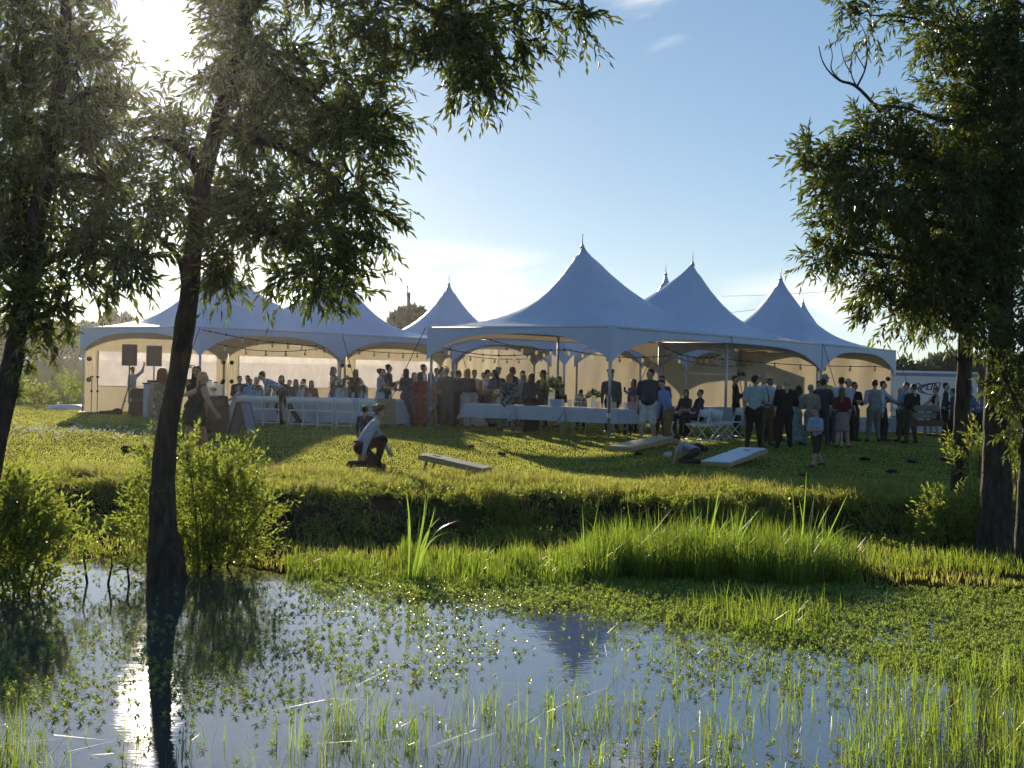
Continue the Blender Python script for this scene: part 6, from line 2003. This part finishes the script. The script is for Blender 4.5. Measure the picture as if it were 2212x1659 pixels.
def bean_bag(x, y, col, label, s=1.0):
    p = ground_at(x, y)
    V = []
    F = []
    n_ = 7
    for sgn in (1, -1):
        for j in range(n_):
            for i in range(n_):
                u, v = i / (n_ - 1) * 2 - 1, j / (n_ - 1) * 2 - 1
                V.append((u * .08 * s, v * .08 * s, .03 * s + sgn * .028 * s * (1 - u ** 4) ** .5 * (1 - v ** 4) ** .5 * (1 + .2 * math.sin(u * 4 + v * 3))))
    for sgn in (0, 1):
        for j in range(n_ - 1):
            for i in range(n_ - 1):
                q_ = sgn * n_ * n_ + j * n_ + i
                f = (q_, q_ + 1, q_ + n_ + 1, q_ + n_)
                F.append(f if sgn == 0 else tuple(reversed(f)))
    o = MB().raw(V, F, 0, True).build('bean_bag', cloth(col))
    o.location = (p.x, p.y, p.z + .015); o.rotation_euler = (random.uniform(-.2, .2), random.uniform(-.2, .2), random.uniform(0, 3))
    tag(o, label, 'bean bag', 'bean bags on the lawn')
bean_bag(1083, 985, (.14, .03, .02), 'dark red bean bag on the sunny grass', 1.1)
bean_bag(1016, 968, (.10, .06, .03), 'brown bean bag farthest out on the sunny grass')
bean_bag(1868, 997, BLK, 'black bean bag in the shade below the grey waistcoat', 1.2)
bean_bag(1968, 1001, NAVY, 'dark bean bag left of the signpost foot', 1.2)
bean_bag(2042, 997, BLK, 'black bean bag left of the slimmer willow trunk', 1.2)
bean_bag(1926, 1023, NAVY, 'dark bean bag lowest on the shaded grass', 1.1)
bean_bag(1378, 985, BLK, 'black bean bag on the grass below the brown board')
bean_bag(1735, 1030, (.20, .05, .03), 'rust bean bag at the bank edge before the walking boy', 1.1)
bean_bag(496, 986, (.14, .07, .03), 'brown bean bag half hidden by the bright shrub', 1.2)
# ---- odds and ends on the grass
p = ground_at(286, 976)
V, F = lump([(-.13, 0, .06), (.0, .05, .03), (.16, 0, .07), (.22, .04, .12), (.27, 0, .05)], [(.10, .09, .065), (.08, .06, .03), (.09, .1, .075), (.04, .05, .035), (.06, .05, .05)], BLACK, 'x', '', '', res=.013)
o = link('black_bag', np_mesh('black_bag', V, F, cloth((.012, .012, .014)), smooth_f=True)); o.location = p; tag(o, 'black crumpled bag lying on the sunny lawn at the left', 'bag')
p = ground_at(644, 1031)
V, F = lump([(0, 0, .05), (.03, 0, .04)], [(.055, .05, .05), (.045, .04, .035)], WHITE, 'x', '', '', res=.01)
o = link('paper_ball', np_mesh('paper_ball', V, F, WHITE, smooth_f=True)); o.location = p; tag(o, 'crumpled white paper shining at the lawn edge', 'paper')
p = ground_at(1441, 988)
V, F = lump([(0, 0, .05), (.05, 0, .07)], [(.085, .07, .055), (.05, .05, .05)], WHITE, 'x', '', '', res=.012)
o = link('plastic_bag', np_mesh('plastic_bag', V, F, mat('thin_plastic', (.55, .60, .66), rough=.3, trans=.3), smooth_f=True)); o.location = p; tag(o, 'white plastic bag beside the lavender shirt', 'bag')
p = ground_at(1506, 976)
V, F = lump([(0, 0, .09), (.14, .05, .06), (-.12, .05, .05)], [(.15, .12, .10), (.12, .1, .06), (.1, .08, .05)], BLACK, 'x', '', '', res=.016)
o = link('backpack', np_mesh('backpack', V, F, cloth((.02, .02, .028)), smooth_f=True)); o.location = p; tag(o, 'dark backpack on the grass behind the lavender shirt', 'bag')
p = p2w(1056, 830, 44.95)
V, F = lump([(0, 0, 0), (.14, 0, .03)], [(.14, .08, .07), (.06, .06, .06)], BLACK, 'x', '', '', res=.014)
o = link('wrapped_baby', np_mesh('wrapped_baby', V, F, cloth((.36, .42, .56)), smooth_f=True)); o.location = p; tag(o, 'pale blue wrapped bundle held among the dancers', 'bundle')
# crutch
cp = ground_at(1818, 968)
cr = thing('crutch', 'white metal crutch in front of the maroon top', 'crutch', cp, .2)
for s in (-1, 1):
    MB().tube([(s * .035, 0, 1.15), (s * .05, 0, .75), (s * .012, 0, .38)], .012, 6).build('upright', WHITE, cr)
MB().tube([(0, 0, .40), (0, 0, .02)], .014, 6).build('shaft', WHITE, cr)
MB().tube([(-.045, 0, 1.16), (.045, 0, 1.16)], .022, 6).build('arm_pad', mat('grey_foam', (.2, .2, .2)), cr)
MB().tube([(-.045, 0, .78), (.045, 0, .78)], .016, 6).build('hand_grip', mat('grey_foam', (.2, .2, .2)), cr)
MB().lathe([(.02, 0), (.022, .03), (.014, .05)], n=8).build('rubber_foot', BLACK, cr)

# ---- signpost
sp = ground_at(1998, 966)
sg = thing('sign_post', 'wooden signpost with three weathered boards on the shaded lawn', 'sign', sp, R(6))
sc_ = sp.y / FPX
zt = lambda y: p2w(1998, y, sp.y).z - sp.z
MB().box((0, .03, (zt(872)) / 2 - .05), (.055, .05, zt(872) + .05)).build('post', GREYWOOD, sg)
for k, (x0, x1, y0, y1) in enumerate(((1975, 2027, 875, 889), (1974, 2021, 891, 905), (1963, 2038, 907, 921))):
    b = MB()
    xa, xb, za, zb = (x0 - 1998) * sc_, (x1 - 1998) * sc_, zt(y1), zt(y0)
    tipd = -.07 if k < 2 else 0
    pts = [(xa, za), (xb, za + .01), (xb + (.0 if k < 2 else .04), (za + zb) / 2), (xb, zb), (xa, zb - .01), (xa + tipd, (za + zb) / 2)]
    V = [(x, -.012, z) for x, z in pts] + [(x, .004, z) for x, z in pts]
    F = [tuple(range(6)), tuple(range(11, 5, -1))] + [(i, i + 6, (i + 1) % 6 + 6, (i + 1) % 6) for i in range(6)]
    bo = b.raw(V, F).build('board', GREYWOOD if k < 2 else mat('brown_board', (.085, .062, .035), rough=.85, var=.3, bump=.3), sg)
    if k < 2:
        pm = MB()
        col = mat('teal_paint', (.10, .26, .24), rough=.7) if k == 0 else mat('chalk_paint', (.45, .47, .48), rough=.8)
        n_ = 9 if k == 0 else 6
        xc = (x0 + (20 if k == 0 else 18) - 1998) * sc_
        for i in range(n_):
            hgt = (.085 if i == 0 else .05) * (1.2 if i in (3, 6) else 1)
            zc = (za + zb) / 2 - .005 + (.01 if i == 0 else 0)
            xq = xc + i * .033
            pm.tube([(xq, -.017, zc - hgt / 2), (xq + .006, -.017, zc + hgt / 2)], .005, 4)
            pm.tube([(xq, -.017, zc - hgt / 2), (xq + .018, -.017, zc - hgt / 2 + .012 * (i % 3)), (xq + .024, -.017, zc)], .0045, 4)
        pm.build('painted_lettering', col, bo)

# ---- trailer
TRW = mat('trailer_skin', (.60, .60, .62), rough=.4, var=.05, spec=.4)
TRB = mat('trailer_band', (.20, .20, .32), rough=.4, var=.15)
TRD = mat('decal_navy', (.03, .035, .08), rough=.4)
TD = 58.0
tb = p2w(2000, 860, TD); gz = zg(tb.x, TD)
x1 = p2w(2113, 860, TD).x - tb.x; x0 = -3.2
ztop = p2w(2030, 801, TD).z - gz
tr_ = thing('cargo_trailer', 'white enclosed trailer behind the drinks queue', 'trailer', (tb.x, TD, gz), R(2))
W2 = 2.0
m = MB().box(((x0 + x1) / 2, W2 / 2, (ztop - .22 + .42) / 2), (x1 - x0, W2, ztop - .22 - .42)); m.build('body', TRW, tr_)
MB().box(((x0 + x1) / 2, W2 / 2, ztop - .16), (x1 - x0 + .02, W2 + .02, .115)).build('upper_band', TRB, tr_)
MB().tube([(x0, .06, ztop - .075), (x1, .06, ztop - .075)], .055, 8).build('roof_rail', WHITE, tr_)
MB().box(((x0 + x1) / 2, W2 / 2, ztop - .06), (x1 - x0, W2 - .1, .07)).build('roof', TRW, tr_)
MB().box((x1 - .25, -.012, (ztop - .2 + .42) / 2), (.06, .02, ztop - .75)).build('corner_post', STEEL, tr_)
MB().box(((x0 + x1) / 2, -.014, ztop - .27), (x1 - x0 - .3, .02, .04)).build('rivet_strip', WHITE, tr_)
MB().box(((x0 + x1) / 2, -.014, .46), (x1 - x0 - .02, .03, .08)).build('lower_rail', STEEL, tr_)
for k in (-.9, .0):
    wv_ = thing if False else None
    o = MB().lathe([(.10, -.09), (.30, -.09), (.33, -.05), (.33, .05), (.30, .09), (.10, .09)], n=20).build('wheel', BLACK, tr_)
    o.rotation_euler = (R(90), 0, 0); o.location = (k, .12, .33)
    r_ = MB().lathe([(.02, .08), (.19, .085), (.20, .095), (.02, .11)], n=16).build('rim', STEEL, o)
MB().box((-.45, -.02, .70), (1.9, .10, .05)).build('mudguard', STEEL, tr_)
MB().tube([(x1 - .1, W2 / 2, .45), (x1 + 1.1, W2 / 2, .42)], .045, 6).tube([(x1 - .1, .3, .45), (x1 + 1.1, W2 / 2, .42)], .04, 6).build('drawbar', BLACK, tr_)
def decal_text(txt, x, z, size, shear):
    cu = bpy.data.curves.new('lettering', 'FONT')
    cu.body = txt
    cu.size = size
    cu.shear = shear
    cu.extrude = .002
    cu.offset = .006
    tmp = bpy.data.objects.new('lettering', cu)
    C.objects.link(tmp)
    bpy.context.view_layer.update()
    me = bpy.data.meshes.new_from_object(tmp.evaluated_get(bpy.context.evaluated_depsgraph_get()))
    bpy.data.objects.remove(tmp)
    me.materials.clear()
    me.materials.append(TRD)
    o = link('lettering', me, tr_)
    o.location = (x, -.006, z)
    o.rotation_euler = (R(90), 0, 0)
    return o
px_ = lambda x: p2w(x, 850, TD).x - tb.x
pz_ = lambda y: p2w(2000, y, TD).z - gz
decal_text('O', px_(1974) - .04, pz_(841), .32, .25)
decal_text('LIN', px_(1998), pz_(842), .36, .25)
sw_ = MB()
for (pts, r0) in (([(2034, 826), (2018, 827), (2005, 830), (1993, 835), (1987, 841), (1992, 847), (2002, 851), (2022, 853)], 1.0), ([(1999, 829), (1989, 833), (1982, 839), (1984, 845), (1992, 850)], .7)):
    P3 = [(px_(x), -.008, pz_(y)) for x, y in pts]
    w_ = [.008 + .03 * math.sin(math.pi * i / (len(P3) - 1)) * r0 for i in range(len(P3))]
    V, F = [], []
    for i, (p_, w1) in enumerate(zip(P3, w_)):
        t_ = Vector(P3[min(i + 1, len(P3) - 1)]) - Vector(P3[max(i - 1, 0)])
        n_ = Vector((-t_.z, 0, t_.x)).normalized() * w1
        V += [tuple(Vector(p_) + n_), tuple(Vector(p_) - n_)]
        if i:
            F.append((2 * i - 2, 2 * i - 1, 2 * i + 1, 2 * i))
    sw_.raw(V, F)
sw_.build('swoosh_emblem', TRD, tr_)
# ledge table in front of the trailer
lt = p2w(2005, 868, 49.0); g = zg(lt.x, 49.0)
bt = thing('serving_table', 'white serving table in front of the trailer', 'table', (lt.x, 49.0, g), .05)
MB().box((0, 0, .93), (1.5, .6, .04)).build('tabletop', WHITE, bt)
MB().box((0, -.02, .5), (1.42, .5, .80)).build('skirt_cloth', LINEN, bt)
for k, (dx, s, lb) in enumerate(((-.35, .2, 'white cool box on the serving table, left'), (.25, .22, 'white lidded tray on the serving table, right'))):
    c = thing('food_box', lb, 'box', (lt.x + dx, 49.0, g + .95), .05, 'boxes on the serving table')
    MB().box((0, 0, s / 2), (.34, .3, s)).build('box_body', WHITE, c)
    MB().box((0, 0, s + .016), (.40, .34, .03)).build('lid', WHITE, c)
# cooler and sacks under the end wall
for k, (x, y, D, lb) in enumerate(((1868, 905, 50.0, 'pale storage tub by the end tent wall, left'), (1912, 908, 50.5, 'pale storage tub by the end tent wall, right'))):
    w = p2w(x, y, D)
    c = thing('storage_tub', lb, 'tub', (w.x, D, zg(w.x, D)), .3, 'storage tubs')
    MB().box((0, 0, .22), (.60, .42, .44), taper=1.08).build('tub', mat('tub_plastic', (.36, .40, .44), rough=.4), c)
    MB().box((0, 0, .455), (.68, .48, .03)).build('lid', WHITE, c)
# ---- haze volume added to stand in for lens glare round the sun
hz = MB().box((0, 330, 7.0), (1400, 820, 18.0)).build('haze', None)
hm = bpy.data.materials.new('glare_haze')
hm.use_nodes = True
hm.node_tree.nodes.clear()
ho = hm.node_tree.nodes.new('ShaderNodeOutputMaterial')
hv = hm.node_tree.nodes.new('ShaderNodeVolumePrincipled')
hv.inputs['Color'].default_value = (.93, .93, .95, 1)
hv.inputs['Density'].default_value = .00016
hv.inputs['Anisotropy'].default_value = .885
hm.node_tree.links.new(hv.outputs[0], ho.inputs['Volume'])
hz.data.materials.clear()
hz.data.materials.append(hm)
tag(hz, 'thin haze added for the glare round the low sun', 'haze', kind='stuff')
